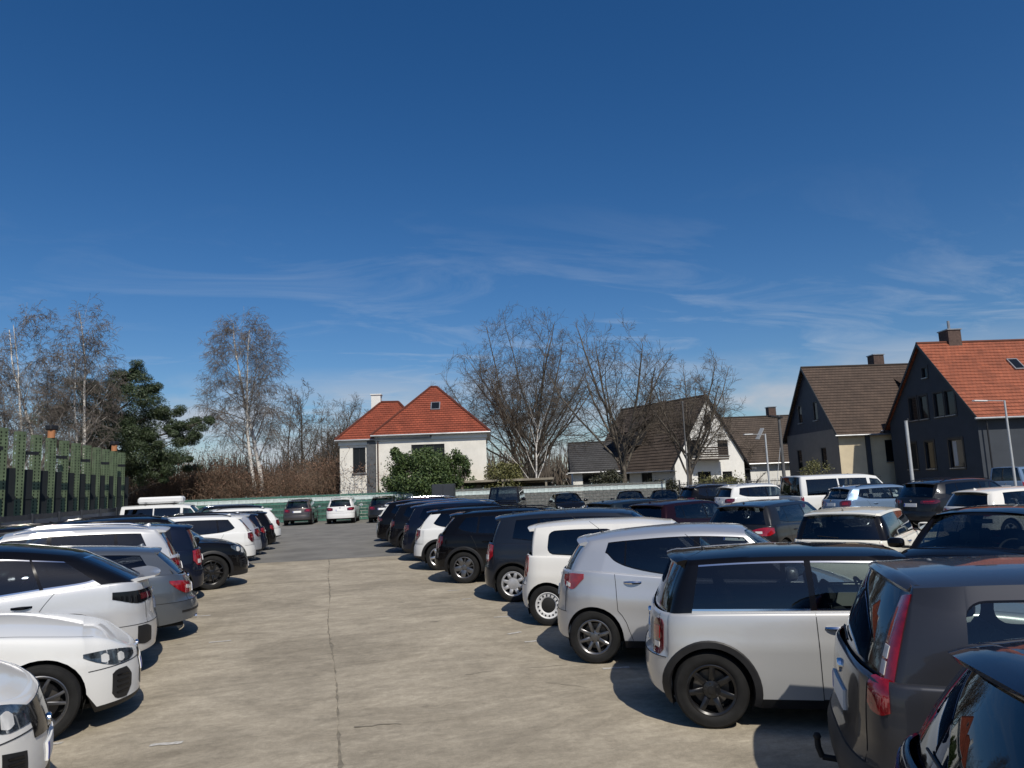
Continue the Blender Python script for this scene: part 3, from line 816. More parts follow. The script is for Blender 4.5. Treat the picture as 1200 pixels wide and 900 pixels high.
        # door handles
        for di, d in enumerate(s.doors):
            for sd, nm in ((1, 'L'), (-1, 'R')):
                xh = d[0]+S.get('hx', .13); zh = float(s.belt(xh))-S.get('hz', .13)
                mb = MB(); rows = []
                for i in range(9):
                    f = i/8; x = xh+.20*f; o = .010+.030*math.sin(math.pi*f)**.6; w = .011+.006*math.sin(math.pi*f)
                    p0 = s.S_low(s.a_of(x), zh-w, o-.008); p1 = s.S_low(s.a_of(x), zh, o); p2 = s.S_low(s.a_of(x), zh+w, o-.010); p3 = s.S_low(s.a_of(x), zh+w, o-.024); p4 = s.S_low(s.a_of(x), zh-w, o-.024)
                    rows.append([(p[0], p[1]*sd, p[2]) for p in (p0, p1, p2, p3, p4, p0)])
                mb.grid(rows)
                s.add('handle', mb, S.get('handle', 'paint'), parent=s.door_idx['door%d%s' % (di, nm)])
        # mirrors
        xm = s.S['panes'][-1][1]-.02; zm = float(s.belt(xm))+S.get('mz', .075)
        for sd in (1, -1):
            mb = MB(); y0 = np.interp(xm, s.ox, s.oy)
            rows = []
            for u in np.linspace(0, math.pi, 9):
                row = []
                for v in np.linspace(0, 2*math.pi, 13):
                    cx = math.copysign(abs(math.cos(u))**.6, math.cos(u)); r_ = math.sin(u)**.6
                    row.append((xm+.085*r_*(math.copysign(abs(math.cos(v))**.7, math.cos(v))*(1 if math.cos(v) > 0 else .45)), sd*(y0+.125-.115*cx), zm+.075*r_*math.copysign(abs(math.sin(v))**.7, math.sin(v))))
                rows.append(row)
            mb.grid(rows)
            ix = s.add('mirror', mb, 'mirror', angle=R(60))
            a = MB().box((xm+.01, sd*(y0-.01), zm-.055), (.07, .13, .035), bev=.012)
            s.add('mirror_arm', a, M_PLASTIC, parent=ix)
            gl = MB().box((xm-.040, sd*(y0+.125), zm), (.006, .165, .105), bev=.002)
            s.add('mirror_glass', gl, M_MIRRG, parent=ix, smooth=False)
        # spoiler
        sp = S.get('spoiler')
        if sp:
            ln, th, dz = sp; rows = []; xr = s.grt+.03
            for y in np.linspace(-1, 1, 15):
                yy = y*s.wt*.90; x0 = xr+.05*abs(y)**3; zt = float(s.roof(xr))-s.drop*abs(y*.9)**3
                l2 = ln*(1-.25*abs(y)**4)
                rows.append([(x0+.04, yy, zt+.004), (x0, yy, zt+.006), (x0-l2*.6, yy, zt+.004-dz*.5), (x0-l2, yy, zt-dz), (x0-l2+.01, yy, zt-dz-.022), (x0-l2*.5, yy, zt-th-dz*.4), (x0+.04, yy, zt-th-.01)])
            mb = MB().grid(rows)
            for r in (rows[0], rows[-1]): mb.add(r, [tuple(range(len(r)))])
            s.add('spoiler', mb, S.get('spoiler_key', 'roof'), angle=R(45))
        lip = S.get('liplow')
        if lip:
            xl, zl, wl_, ln = lip; rows = []
            for y in np.linspace(-1, 1, 15):
                yy = y*wl_; x0 = xl+.10*abs(y)**2.5
                rows.append([(x0+.10, yy, zl-.012), (x0, yy, zl+.012), (x0-ln, yy, zl+.030), (x0-ln, yy, zl+.012), (x0, yy, zl-.03)])
            mb = MB().grid(rows)
            for r in (rows[0], rows[-1]): mb.add(r, [tuple(range(len(r)))])
            s.add('spoiler', mb, 'paint', angle=R(45))
        if S.get('rails'):
            for sd in (1, -1):
                pts = []
                for x in np.linspace(s.grt+.22, s.gft-.12, 9):
                    e = min(1, min(x-(s.grt+.21), s.gft-.11-x)/.12); pts.append((x, sd*s.wt*.93, float(s.roof(x))-s.drop*.8+.012+.045*max(0, e)**.5))
                s.add('roof_rail', MB().path(pts, .015, 8), S['rails'], angle=R(60))
        if S.get('antenna', True):
            xa = S.get('xa', s.grt+.22); za = float(s.roof(xa))
            if S.get('mast'):
                mb = MB().tube((xa, 0, za-.01), (xa, 0, za+.018), .022, .012, 8); mb.tube((xa, 0, za+.01), (xa-.16, 0, za+.14), .0035, .0025, 5)
            else:
                mb = MB(); rows = [[(xa+.08-.16*f, yy*(.026*(1-abs(2*f-1)**2)), za-.004+hh*.055*f**1.3*(1 if f < .95 else .2)) for yy, hh in ((-1, 0), (0, 1), (1, 0))] for f in np.linspace(0, 1, 8)]
                mb.grid(rows)
            s.add('antenna', mb, 'roof' if not S.get('mast') else M_PLASTIC)
        # wiper on the tailgate
        if S.get('grb') is None:
            q0 = s.S_gh(0, .10, .012); q1 = s.S_gh(2.6, .16, .014)
            s.add('wiper', MB().tube((q0[0], q0[1], q0[2]), (q1[0], q1[1], q1[2]), .008, .006, 5), M_PLASTIC)
        if S.get('exhaust'):
            for sd in S['exhaust']:
                p = s.S_low(.5, .30, 0); s.add('exhaust_pipe', MB().tube((p[0]+.12, sd*.5, .29), (p[0]-.01, sd*.5, .285), .032, .035, 12), M_CHROME, angle=R(40))
        # cabin
        mb = MB(); bz = float(s.belt(0)); zf = s.gc+.06
        xfs = s.gft-.42; rows_x = [xfs]
        if s.grbx < xfs-.9: rows_x.append(max(xfs-.86, s.grbx+.42))
        if S.get('third'): rows_x.append(max(xfs-1.75, s.grbx+.3))
        for i, xs in enumerate(rows_x):
            ys = (.36, -.36) if i == 0 else (.42, 0, -.42)
            for y in ys:
                mb = MB(); w = .48 if i == 0 else .40; hz = bz-.02-(.04 if i else 0)
                mb.box((xs-.06, y, (zf+.25+hz)/2), (.15, w, hz-zf-.25), rot=(0, R(-13), 0), bev=.045)
                mb.box((xs-.18, y, hz+.13), (.10, .25, .18), rot=(0, R(-8), 0), bev=.04)
                mb.tube((xs-.16, y-.05, hz-.05), (xs-.18, y-.05, hz+.08), .007, n=5); mb.tube((xs-.16, y+.05, hz-.05), (xs-.18, y+.05, hz+.08), .007, n=5)
                mb.box((xs+.20, y, zf+.20), (.50, w, .16), bev=.05)
                s.add('seat', mb, M_DARKIN, angle=R(40))
        xd = s.gfb-.42; dash = MB(); zc_ = float(s.belt(s.gfb))-.02
        rows = []
        for y in np.linspace(-1, 1, 9):
            yy = y*(W/2-.16); rows.append([(s.gfb+.05, yy, zc_+.02), (xd+.12, yy, zc_+.035), (xd-.10, yy, zc_-.01), (xd-.16, yy, zc_-.12), (xd-.05, yy, zc_-.35)])
        dash.grid(rows)
        dash.tube((xd-.1, .36, zc_-.12), (xd-.26, .36, zc_-.02), .03, .03, 8)
        s.add('dashboard', dash, M_DARKIN, angle=R(60))
        sw = MB(); rows = []
        for i in range(25):
            a = 2*math.pi*i/24; row = []
            for j in range(7):
                b = 2*math.pi*j/6; rr = .185+.014*math.cos(b); row.append(Vector((.014*math.sin(b), rr*math.cos(a), rr*math.sin(a))))
            rows.append(row)
        mt = Matrix.Rotation(R(-25), 3, 'Y')
        sw.grid([[tuple((mt @ p)+Vector((xd-.28, .36, zc_-.01))) for p in r] for r in rows])
        sw.box((xd-.275, .36, zc_-.01), (.03, .34, .05), rot=mt); sw.box((xd-.275, .36, zc_-.06), (.03, .07, .16), rot=mt)
        s.add('steering_wheel', sw, M_DARKIN)
        if s.grbx < -L/2+.6 and S.get('shelf', True):
            s.add('parcel_shelf', MB().box((s.grbx+.36, 0, float(s.belt(s.grbx+.3))-.10), (.50, W-.42, .03)), M_DARKIN, smooth=False)
        rp = s.gft-.02; s.add('inner_mirror', MB().box((rp-.03, 0, float(s.roof(rp))-.14), (.02, .22, .06), bev=.01), M_DARKIN)
        # wheels
        tw = S.get('tw', .205); s.wheel_pos = []
        for xw in (s.xr, s.xf):
            for sd in (1, -1):
                yo = np.interp(xw, s.ox, s.oy)-.022
                s.wheel_pos.append((xw, sd*(yo-tw/2), s.Rt, 0.0 if sd > 0 else math.pi))
        s.tw = tw; s.rr = S.get('rr', s.Rt*.66)

def spawn(model, name, label, pos, rz, paint_mat, roof=None, bumper=None, lower=None, mirror=None, wtrim=None, rim=None, style='five', group=None, cat='car', steer=0.0, yaw_w=None):
    keys = dict(paint=paint_mat, roof=roof or paint_mat, bumper=bumper or paint_mat, lower=lower or M_PLASTIC, mirror=mirror or paint_mat, wtrim=wtrim or M_BLACK)
    root = empty(name, (pos[0], pos[1], 0), rz)
    tag(root, label, cat, group)
    made = []
    for p in model.parts:
        par = root if p['parent'] is None else made[p['parent']]
        o = link(p['name'], p['mesh'], par)
        for i, k in enumerate(p['keys']):
            if isinstance(k, str):
                o.material_slots[i].link = 'OBJECT'; o.material_slots[i].material = keys[k]
        made.append(o)
    tyre, rimm = wheel_meshes(model.Rt, model.tw, model.rr, style)
    for i, (x, y, z, a) in enumerate(model.wheel_pos):
        st = steer if i >= 2 else 0.0
        w = link('wheel', tyre, root, (x, y, z), (0, 0, a+st)); w.rotation_euler = (0, R(17*i+11), a+st); w.rotation_mode = 'XYZ'
        r_ = link('rim', rimm, w)
        r_.material_slots[0].link = 'OBJECT'; r_.material_slots[0].material = rim or M_ALLOY
    root['_model'] = 0
    del root['_model']
    return root
# ------------------------------------------------------------------ car models
MODELS = {}
def make_models():
    D = MODELS
    D['mini'] = CarModel(L=3.70, W=1.69, wb=2.47, fo=.68, R=.308, gap=.042, tw=.195, rr=.205, gc=.17, clr=.50, nr=3.0, clf=.75, nf=2.5,
        belt=[(-1.85, .90), (-1.3, .925), (0, .93), (.75, .925), (1.2, .89), (1.6, .84), (1.85, .74)],
        roof=[(-1.75, 1.33), (-1.45, 1.375), (-.6, 1.41), (.2, 1.395), (.45, 1.365)],
        gfb=.95, gft=.36, grt=-1.52, wt=.63, drop=.045, bF=.28, bR=.12, bRt=.10, dpb=.07, dpt=.05,
        panes=[(-1.42, -.46, -1.32, -.46), (-.41, .62, -.41, .30)], dlo=[(-1.8, .955), (.9, .955)], rail=.05,
        doors=[(-.43, .80)], pillar='black', privacy=True, handle=M_CHROME, hx=.06, hz=.12,
        rend=[(.15, .08), (.28, .02), (.42, .0), (.56, .01), (.60, .05), (.8, .065), (1.0, .11)], zA=.25, zB=.56, clad=.055,
        tail=[([(.55, .60, .80), (.62, .575, .86), (.72, .575, .86), (.76, .62, .82)], M_REDD, 'low', ([(.59, .61, .67), (.71, .61, .67)], M_LWHITE, 'low'), ([(.59, .70, .80), (.71, .70, .80)], M_RED, 'low'))],
        head=[[(.50, .64, .80), (.62, .60, .84), (.74, .62, .83), (.82, .68, .78)]], grille=[(0, .52, .68), (.42, .54, .66)], plate=.62, spoiler=(.10, .03, .015), mast=True, xa=-1.25)
    D['ford'] = CarModel(L=4.02, W=1.72, wb=2.49, fo=.80, R=.312, gap=.045, tw=.195, rr=.20, gc=.20, clr=.42, nr=3.4, clf=.85,
        belt=[(-2.01, .96), (-1.2, .945), (0, .92), (.95, .93), (1.5, .88), (2.01, .74)],
        roof=[(-1.9, 1.42), (-1.6, 1.465), (-.6, 1.50), (.2, 1.49), (.6, 1.45)],
        gfb=1.18, gft=.46, grt=-1.64, wt=.66, drop=.05, bR=.08, bRt=.06, dpb=.30, dpt=.24, fr=.82,
        panes=[(-1.40, -.92, -1.34, -.90), (-.84, -.02, -.82, -.02), (.05, .88, .05, .42)], dlo=[(-2, 1.00), (-.9, .985), (.9, .965)], rail=.085, round=.10,
        doors=[(-.98, .02), (.02, 1.02)], bp='paint', handle='paint', zA=.30, zB=.52, privacy=False, rearglass=M_GLASS,
        rend=[(.15, .08), (.28, .01), (.40, .0), (.50, .012), (.54, .05), (.8, .075), (.95, .10), (1.2, .16)],
        tail=[([(.715, .83, .965), (.76, .80, .965), (.84, .79, .965), (.90, .81, .965)], M_RED, 'low'),
              ([(6.0, 0, .86), (7, .0, .90), (8.0, .0, .92), (8.5, .0, .93)], M_RED, 'gh', ([(6.15, .06, .20), (7.1, .06, .20)], M_LWHITE, 'gh'), ([(6.15, .23, .36), (7.1, .23, .36)], M_LWHITE, 'gh'))],
        head=[[(.46, .58, .70), (.7, .58, .76), (.95, .66, .80), (1.02, .74, .79)]], grille=[(0, .52, .68), (.40, .54, .66)], plate=.66, spoiler=(.06, .03, .02), antenna=False, clad=.03, wheelcap=1)
    D['city'] = CarModel(L=3.80, W=1.68, wb=2.48, fo=.77, R=.296, gap=.045, tw=.180, rr=.195, gc=.18, clr=.70, nr=2.4, clf=.85,
        belt=[(-1.90, 1.00), (-1.4, 1.03), (-.8, .985), (0, .93), (.95, .915), (1.3, .86), (1.90, .70)],
        roof=[(-1.85, 1.28), (-1.5, 1.385), (-.95, 1.465), (-.2, 1.505), (.3, 1.485), (.6, 1.43)],
        gfb=1.14, gft=.40, grt=-1.52, wt=.60, drop=.065, bR=.16, bRt=.12, dpb=.26, dpt=.18,
        panes=[(-1.26, -.98, -1.14, -.95), (-.96, -.18, -.93, -.17), (-.11, .82, -.11, .34)], dlo=[(-1.7, 1.27), (-1.26, 1.245), (-1.1, 1.15), (-.9, 1.075), (-.5, 1.00), (0, .955), (.9, .935)], rail=.055,
        doors=[(-1.00, -.14), (-.14, .96)], handle=M_CHROME, hx=.02, hz=.095, zA=.26, zB=.56, mz=.09,
        side=[(0, .055), (.10, .020), (.26, .006), (.45, .010), (.60, .0), (.70, .004), (.76, .020), (1, .050)],
        rend=[(.15, .08), (.28, .015), (.42, .0), (.56, .01), (.62, .03), (.8, .05), (1.0, .10), (1.3, .22)],
        tail=[([(.58, .90, .975), (.68, .84, .985), (.80, .82, 1.0), (.98, .945, 1.0)], M_RED, 'low', ([(.68, .86, .90), (.77, .845, .885)], M_LWHITE, 'low'))],
        head=[[(.45, .58, .70), (.7, .60, .78), (.95, .70, .82), (1.05, .79, .83)]], grille=[(0, .30, .46), (.45, .34, .44)], plate=.70, spoiler=(.10, .03, .015), mast=True, sidestrip=(-.70, .9, .38, .47))
    D['up'] = CarModel(L=3.54, W=1.645, wb=2.47, fo=.585, R=.290, gap=.045, tw=.180, rr=.188, gc=.18, clr=.45, nr=3.0, clf=.70,
        belt=[(-1.77, 1.00), (-1.2, .99), (-.4, .94), (.3, .92), (1.0, .93), (1.35, .88), (1.77, .72)],
        roof=[(-1.72, 1.38), (-1.4, 1.45), (-.7, 1.485), (0, 1.485), (.5, 1.44)],
        gfb=1.20, gft=.55, grt=-1.56, wt=.63, drop=.055, bR=.12, bRt=.08, dpb=.22, dpt=.20,
        panes=[(-1.28, -.30, -1.24, -.30), (-.24, .90, -.24, .48)], dlo=[(-1.6, 1.06), (-1.2, 1.03), (-.3, .985), (.9, .965)], rail=.075, round=.10,
        doors=[(-.28, 1.02)], handle='paint', hx=.08, zA=.24, zB=.58, privacy=True,
        tail=[([(.56, .72, .98), (.62, .68, 1.0), (.72, .70, 1.0), (.80, .78, .96)], M_RED, 'low')],
        head=[[(.40, .60, .74), (.6, .58, .80), (.78, .64, .80), (.84, .70, .77)]], grille=[(0, .30, .42), (.5, .32, .40)], plate=.70, spoiler=(.12, .03, .02), mast=True, xa=-.95)
    D['mpv'] = CarModel(L=4.30, W=1.78, wb=2.80, fo=.84, R=.318, gap=.05, tw=.205, rr=.215, gc=.19, clr=.55, nr=2.8, clf=.85,
        belt=[(-2.15, 1.02), (-1.5, 1.02), (-.6, .985), (.4, .95), (1.2, .95), (1.6, .89), (2.15, .72)],
        roof=[(-2.05, 1.44), (-1.7, 1.51), (-.9, 1.565), (-.2, 1.575), (.4, 1.55), (.8, 1.49)],
        gfb=1.42, gft=.62, grt=-1.80, wt=.66, drop=.06, bR=.13, bRt=.09, dpb=.30, dpt=.26,
        panes=[(-1.50, -1.06, -1.42, -1.02), (-1.00, -.10, -.98, -.08), (-.02, 1.12, -.02, .58)], dlo=[(-1.7, 1.13), (-1.4, 1.10), (-1.0, 1.055), (0, 1.0), (1.1, .985)], rail=.075,
        doors=[(-1.04, -.05), (-.05, 1.2)], handle='paint', zA=.26, zB=.60, clad=.02,
        tail=[([(.55, .78, .98), (.66, .70, 1.0), (.80, .70, 1.01), (.92, .80, .99)], M_RED, 'low', ([(.66, .74, .82), (.80, .74, .82)], M_LWHITE, 'low'))],
        head=[[(.48, .56, .68), (.7, .58, .76), (.95, .70, .82), (1.08, .79, .83)]], grille=[(0, .50, .68), (.42, .52, .66)], plate=.76, spoiler=(.14, .04, .025))
    suv_common = dict(zA=.36, zB=.66, gc=.24, clr=.60, nr=2.9, clf=.85, clad=.06, handle='paint', plate=.80)
    D['suv'] = CarModel(L=4.42, W=1.83, wb=2.66, fo=.88, R=.345, gap=.055, tw=.225, rr=.235, **suv_common,
        belt=[(-2.21, 1.06), (-1.5, 1.06), (-.6, 1.02), (.4, 1.0), (1.15, 1.01), (1.6, .97), (2.21, .82)],
        roof=[(-2.1, 1.50), (-1.8, 1.56), (-1.0, 1.625), (-.2, 1.64), (.3, 1.62), (.7, 1.55)],
        gfb=1.30, gft=.50, grt=-1.78, wt=.66, drop=.06, bR=.13, bRt=.09, dpb=.34, dpt=.22, low=[(-2.21, .36), (-1.6, .27), (-.5, .24), (1, .24), (2.21, .25)],
        panes=[(-1.62, -1.12, -1.42, -1.08), (-1.06, -.16, -1.04, -.14), (-.08, 1.02, -.08, .46)], dlo=[(-1.7, 1.24), (-1.5, 1.17), (-1.1, 1.09), (0, 1.05), (1.0, 1.04)], rail=.08,
        doors=[(-1.10, -.11), (-.11, 1.10)], rails=M_CHROME,
        tail=[([(.46, .84, .98), (.6, .82, 1.02), (.82, .82, 1.03), (1.02, .90, 1.02)], M_REDD, 'low', ([(.58, .90, .98), (.8, .90, .98)], M_RED, 'low'))],
        head=[[(.42, .70, .80), (.66, .70, .86), (.95, .80, .90), (1.12, .86, .90)]], grille=[(0, .56, .80), (.44, .60, .80)], intake=[[(.55, .42, .56), (.75, .42, .60)]], spoiler=(.20, .04, .03))
    D['suvx'] = CarModel(L=4.36, W=1.805, wb=2.70, fo=.87, R=.335, gap=.05, tw=.215, rr=.225, **suv_common,
        belt=[(-2.18, 1.02), (-1.6, 1.03), (-.6, .99), (.4, .965), (1.2, .97), (1.6, .92), (2.18, .76)],
        roof=[(-2.05, 1.40), (-1.7, 1.475), (-1.0, 1.53), (-.2, 1.545), (.3, 1.53), (.7, 1.46)],
        gfb=1.36, gft=.52, grt=-1.66, wt=.65, drop=.06, bR=.13, bRt=.09, dpb=.34, dpt=.22, low=[(-2.18, .34), (-1.6, .26), (-.5, .22), (1, .22), (2.18, .23)],
        panes=[(-1.62, -1.12, -1.30, -1.06), (-1.06, -.14, -1.03, -.12), (-.06, 1.06, -.06, .48)], dlo=[(-1.75, 1.24), (-1.5, 1.13), (-1.1, 1.06), (0, 1.02), (1.0, 1.0)], rail=.08,
        doors=[(-1.10, -.10), (-.10, 1.14)], rails=M_BLACK,
        tail=[([(.50, .82, .96), (.62, .76, 1.0), (.80, .74, 1.01), (.96, .86, 1.0)], M_REDD, 'low', ([(.60, .84, .94), (.84, .86, .96)], M_RED, 'low'))],
        head=[[(.42, .64, .74), (.66, .66, .82), (.95, .76, .86), (1.12, .82, .86)]], grille=[(0, .60, .72), (.5, .62, .70)], spoiler=(.20, .04, .03))
    D['suvb'] = CarModel(L=4.72, W=1.92, wb=2.82, fo=.90, R=.372, gap=.05, tw=.255, rr=.265, **suv_common,
        belt=[(-2.36, 1.08), (-1.6, 1.08), (-.6, 1.04), (.4, 1.03), (1.2, 1.04), (1.8, .99), (2.2, .90), (2.36, .80)],
        roof=[(-2.2, 1.50), (-1.8, 1.60), (-1.0, 1.675), (-.2, 1.69), (.3, 1.67), (.8, 1.58)],
        gfb=1.42, gft=.56, grt=-1.84, wt=.70, drop=.06, bR=.14, bRt=.10, dpb=.36, dpt=.24, low=[(-2.36, .36), (-1.7, .28), (-.5, .25), (1, .25), (2.36, .26)],
        panes=[(-1.74, -1.16, -1.46, -1.10), (-1.10, -.16, -1.07, -.14), (-.08, 1.12, -.08, .52)], dlo=[(-1.8, 1.24), (-1.5, 1.17), (-1.1, 1.11), (0, 1.08), (1.0, 1.07)], rail=.08,
        doors=[(-1.12, -.11), (-.11, 1.18)], rails=M_BLACK,
        tail=[([(.40, .92, 1.0), (.6, .90, 1.03), (.86, .90, 1.04), (1.08, .95, 1.02)], M_REDD, 'low', ([(.5, .95, .99), (.9, .96, 1.0)], M_RED, 'low'))],
        head=[[(.46, .74, .82), (.66, .72, .90), (.92, .78, .94), (1.10, .88, .93)]], grille=[(0, .44, .62), (.55, .46, .60)], intake=[[(.62, .40, .62), (.86, .42, .60)]], spoiler=(.20, .04, .03))
    D['coupe'] = CarModel(L=4.77, W=1.86, wb=2.85, fo=.84, R=.335, gap=.04, tw=.235, rr=.24, gc=.16, clr=.60, nr=2.8, clf=1.0, nf=2.5,
        belt=[(-2.385, .93), (-1.6, .96), (-.6, .94), (.6, .92), (1.1, .93), (1.6, .88), (2.1, .78), (2.385, .62)],
        roof=[(-1.9, 1.16), (-1.5, 1.25), (-.8, 1.36), (-.1, 1.39), (.3, 1.37), (.7, 1.31)],
        gfb=1.16, gft=.42, grt=-1.30, grb=-1.98, wt=.62, drop=.06, bR=.12, bRt=.10, dpb=.30, dpt=.10,
        panes=[(-1.60, -.55, -1.10, -.50), (-.47, .86, -.45, .36)], dlo=[(-1.7, 1.06), (-1.3, 1.0), (-.6, .975), (.9, .955)], rail=.05,
        doors=[(-.55, 1.0)], handle='paint', zA=.22, zB=.54, low=[(-2.385, .26), (-1.8, .20), (-1.2, .16), (1, .16), (2.385, .17)],
        fend=[(.12, .10), (.20, .0), (.40, .0), (.52, .02), (.66, .05), (.80, .10), (1.1, .16)],
        tail=[([(.42, .74, .84), (.62, .70, .86), (.86, .70, .87), (1.06, .76, .86)], M_REDD, 'low', ([(.5, .76, .82), (.9, .76, .82)], M_RED, 'low'))],
        head=[[(.42, .585, .635), (.55, .55, .66), (.72, .55, .685), (.92, .60, .70), (1.06, .668, .70)]], grille=[(0, .24, .56), (.05, .24, .58), (.22, .26, .60), (.28, .30, .54)], intake=[[(.52, .32, .42), (.60, .23, .50), (.72, .24, .50), (.78, .30, .47)]], plate=.66)
    D['fast'] = CarModel(L=4.60, W=1.86, wb=2.77, fo=.86, R=.36, gap=.05, tw=.235, rr=.26, gc=.20, clr=.62, nr=2.8, clf=.9, clad=.045,
        belt=[(-2.30, 1.06), (-1.8, 1.10), (-1.2, 1.07), (-.4, 1.02), (.6, .99), (1.3, 1.0), (1.8, .92), (2.30, .74)],
        roof=[(-2.1, 1.22), (-1.7, 1.38), (-1.2, 1.51), (-.5, 1.60), (.1, 1.61), (.6, 1.55)],
        gfb=1.50, gft=.58, grt=-1.48, wt=.66, drop=.06, bR=.14, bRt=.12, dpb=.10, dpt=.05, grb=-2.14,
        panes=[(-1.66, -1.10, -1.16, -.92), (-1.06, -.14, -.90, -.12), (-.06, 1.18, -.06, .54)], dlo=[(-1.85, 1.20), (-1.55, 1.14), (-1.1, 1.11), (-.4, 1.06), (1.1, 1.03)], rail=.09,
        doors=[(-1.12, -.10), (-.10, 1.24)], pillar='black', handle=M_BLACK, zA=.30, zB=.60, bp=M_BLACK,
        tail=[([(.40, .86, .98), (.62, .86, .99), (.86, .84, .99), (1.20, .92, 1.0)], M_BLACK, 'low', ([(.52, .89, .95), (.84, .88, .95)], M_REDD, 'low'))],
        head=[[(.42, .60, .70), (.66, .62, .78), (.95, .74, .84), (1.12, .80, .84)]], rvent=[[(.66, .38, .54), (.78, .36, .58), (.90, .38, .58)]], plate=.70, liplow=(-2.12, 1.115, .74, .20), antenna=False)
    D['estate'] = CarModel(L=4.95, W=1.88, wb=2.87, fo=.90, R=.335, gap=.045, tw=.235, rr=.24, gc=.17, clr=.70, nr=2.6, clf=.95,
        belt=[(-2.475, .90), (-2.0, .96), (-1.2, .97), (-.2, .95), (.8, .92), (1.3, .93), (1.9, .86), (2.475, .66)],
        roof=[(-2.3, 1.20), (-1.9, 1.31), (-1.2, 1.39), (-.4, 1.43), (.2, 1.425), (.8, 1.36)],
        gfb=1.42, gft=.55, grt=-1.86, wt=.62, drop=.06, bR=.18, bRt=.12, dpb=.34, dpt=.22,
        panes=[(-1.80, -1.10, -1.60, -1.02), (-1.06, -.14, -1.0, -.12), (-.06, 1.12, -.06, .50)], dlo=[(-1.95, 1.09), (-1.5, 1.03), (-1.0, 1.0), (1.1, .965)], rail=.06,
        doors=[(-1.08, -.10), (-.10, 1.18)], handle=M_CHROME, zA=.24, zB=.56, wchrome=1,
        rend=[(.15, .08), (.28, .0), (.46, .0), (.56, .03), (.62, .09), (.78, .11), (.95, .20), (1.3, .3)],
        tail=[([(.34, .68, .74), (.52, .66, .80), (.74, .66, .84), (.94, .72, .86), (1.10, .84, .87)], M_RED, 'low', ([(.46, .70, .75), (.74, .73, .78)], M_LWHITE, 'low'))],
        head=[[(.46, .54, .64), (.7, .56, .72), (.95, .66, .78), (1.08, .74, .78)]], grille=[(0, .46, .66), (.4, .48, .64)], plate=.64, rtrim=[(0, .40, .43), (.9, .40, .43)], exhaust=(1, -1), spoiler=(.12, .03, .015))
    D['van'] = CarModel(L=4.95, W=1.90, wb=3.00, fo=.92, R=.335, gap=.06, tw=.215, rr=.21, gc=.22, clr=.30, nr=4.0, clf=.80,
        belt=[(-2.475, 1.13), (-1.0, 1.13), (.8, 1.11), (1.6, 1.10), (2.0, 1.02), (2.475, .84)],
        roof=[(-2.45, 1.91), (-2.2, 1.955), (-.5, 1.97), (.6, 1.95), (1.1, 1.88)],
        gfb=1.95, gft=1.02, grt=-2.30, wt=.74, drop=.06, bR=.05, bRt=.04, dpb=.16, dpt=.14, fr=.90,
        panes=[(-2.12, -.72, -2.06, -.72), (-.66, .62, -.66, .60), (.74, 1.62, .74, 1.02)], dlo=[(-2.4, 1.18), (1.7, 1.16)], rail=.13,
        doors=[(-.69, .66), (.66, 1.70)], bp='paint', handle=M_PLASTIC, zA=.32, zB=.66, third=True, shelf=False, clad=.03,
        rend=[(.15, .05), (.30, .0), (.55, .0), (.62, .03), (1.2, .05)], fend=[(.15, .06), (.25, .0), (.6, .0), (.85, .06), (1.2, .16)],
        tail=[([(.84, .72, 1.12), (.89, .72, 1.13), (.98, .74, 1.12)], M_RED, 'low')],
        head=[[(.48, .72, .84), (.7, .72, .94), (.95, .80, .98), (1.02, .88, .97)]], grille=[(0, .70, .84), (.46, .72, .84)], plate=.80, antenna=False)
    D['hatch'] = CarModel(L=4.22, W=1.79, wb=2.63, fo=.85, R=.318, gap=.045, tw=.205, rr=.215, gc=.18, clr=.55, nr=2.8, clf=.85,
        belt=[(-2.11, .95), (-1.4, .965), (-.5, .94), (.5, .91), (1.1, .92), (1.5, .87), (2.11, .68)],
        roof=[(-2.0, 1.32), (-1.7, 1.395), (-.9, 1.455), (-.1, 1.465), (.4, 1.43), (.7, 1.38)],
        gfb=1.28, gft=.48, grt=-1.66, wt=.63, drop=.055, bR=.14, bRt=.09, dpb=.32, dpt=.22,
        panes=[(-1.44, -1.06, -1.24, -1.0), (-1.02, -.14, -.98, -.12), (-.06, 1.0, -.06, .44)], dlo=[(-1.6, 1.09), (-1.3, 1.03), (-1.0, 1.0), (0, .965), (1.0, .955)], rail=.07,
        doors=[(-1.04, -.10), (-.10, 1.06)], handle='paint', zA=.24, zB=.56,
        rend=[(.15, .08), (.28, .01), (.44, .0), (.56, .02), (.62, .06), (.8, .08), (.95, .13), (1.2, .2)],
        tail=[([(.44, .76, .86), (.6, .74, .90), (.80, .74, .92), (.98, .80, .91)], M_RED, 'low', ([(.52, .79, .84), (.68, .79, .84)], M_LWHITE, 'low'))],
        head=[[(.40, .52, .60), (.55, .49, .67), (.74, .50, .72), (.95, .60, .74), (1.06, .69, .73)]], grille=[(0, .40, .62), (.05, .40, .62), (.36, .43, .60), (.42, .48, .57)], intake=[[(.58, .24, .36), (.78, .25, .36)]], plate=.64, spoiler=(.16, .04, .025))
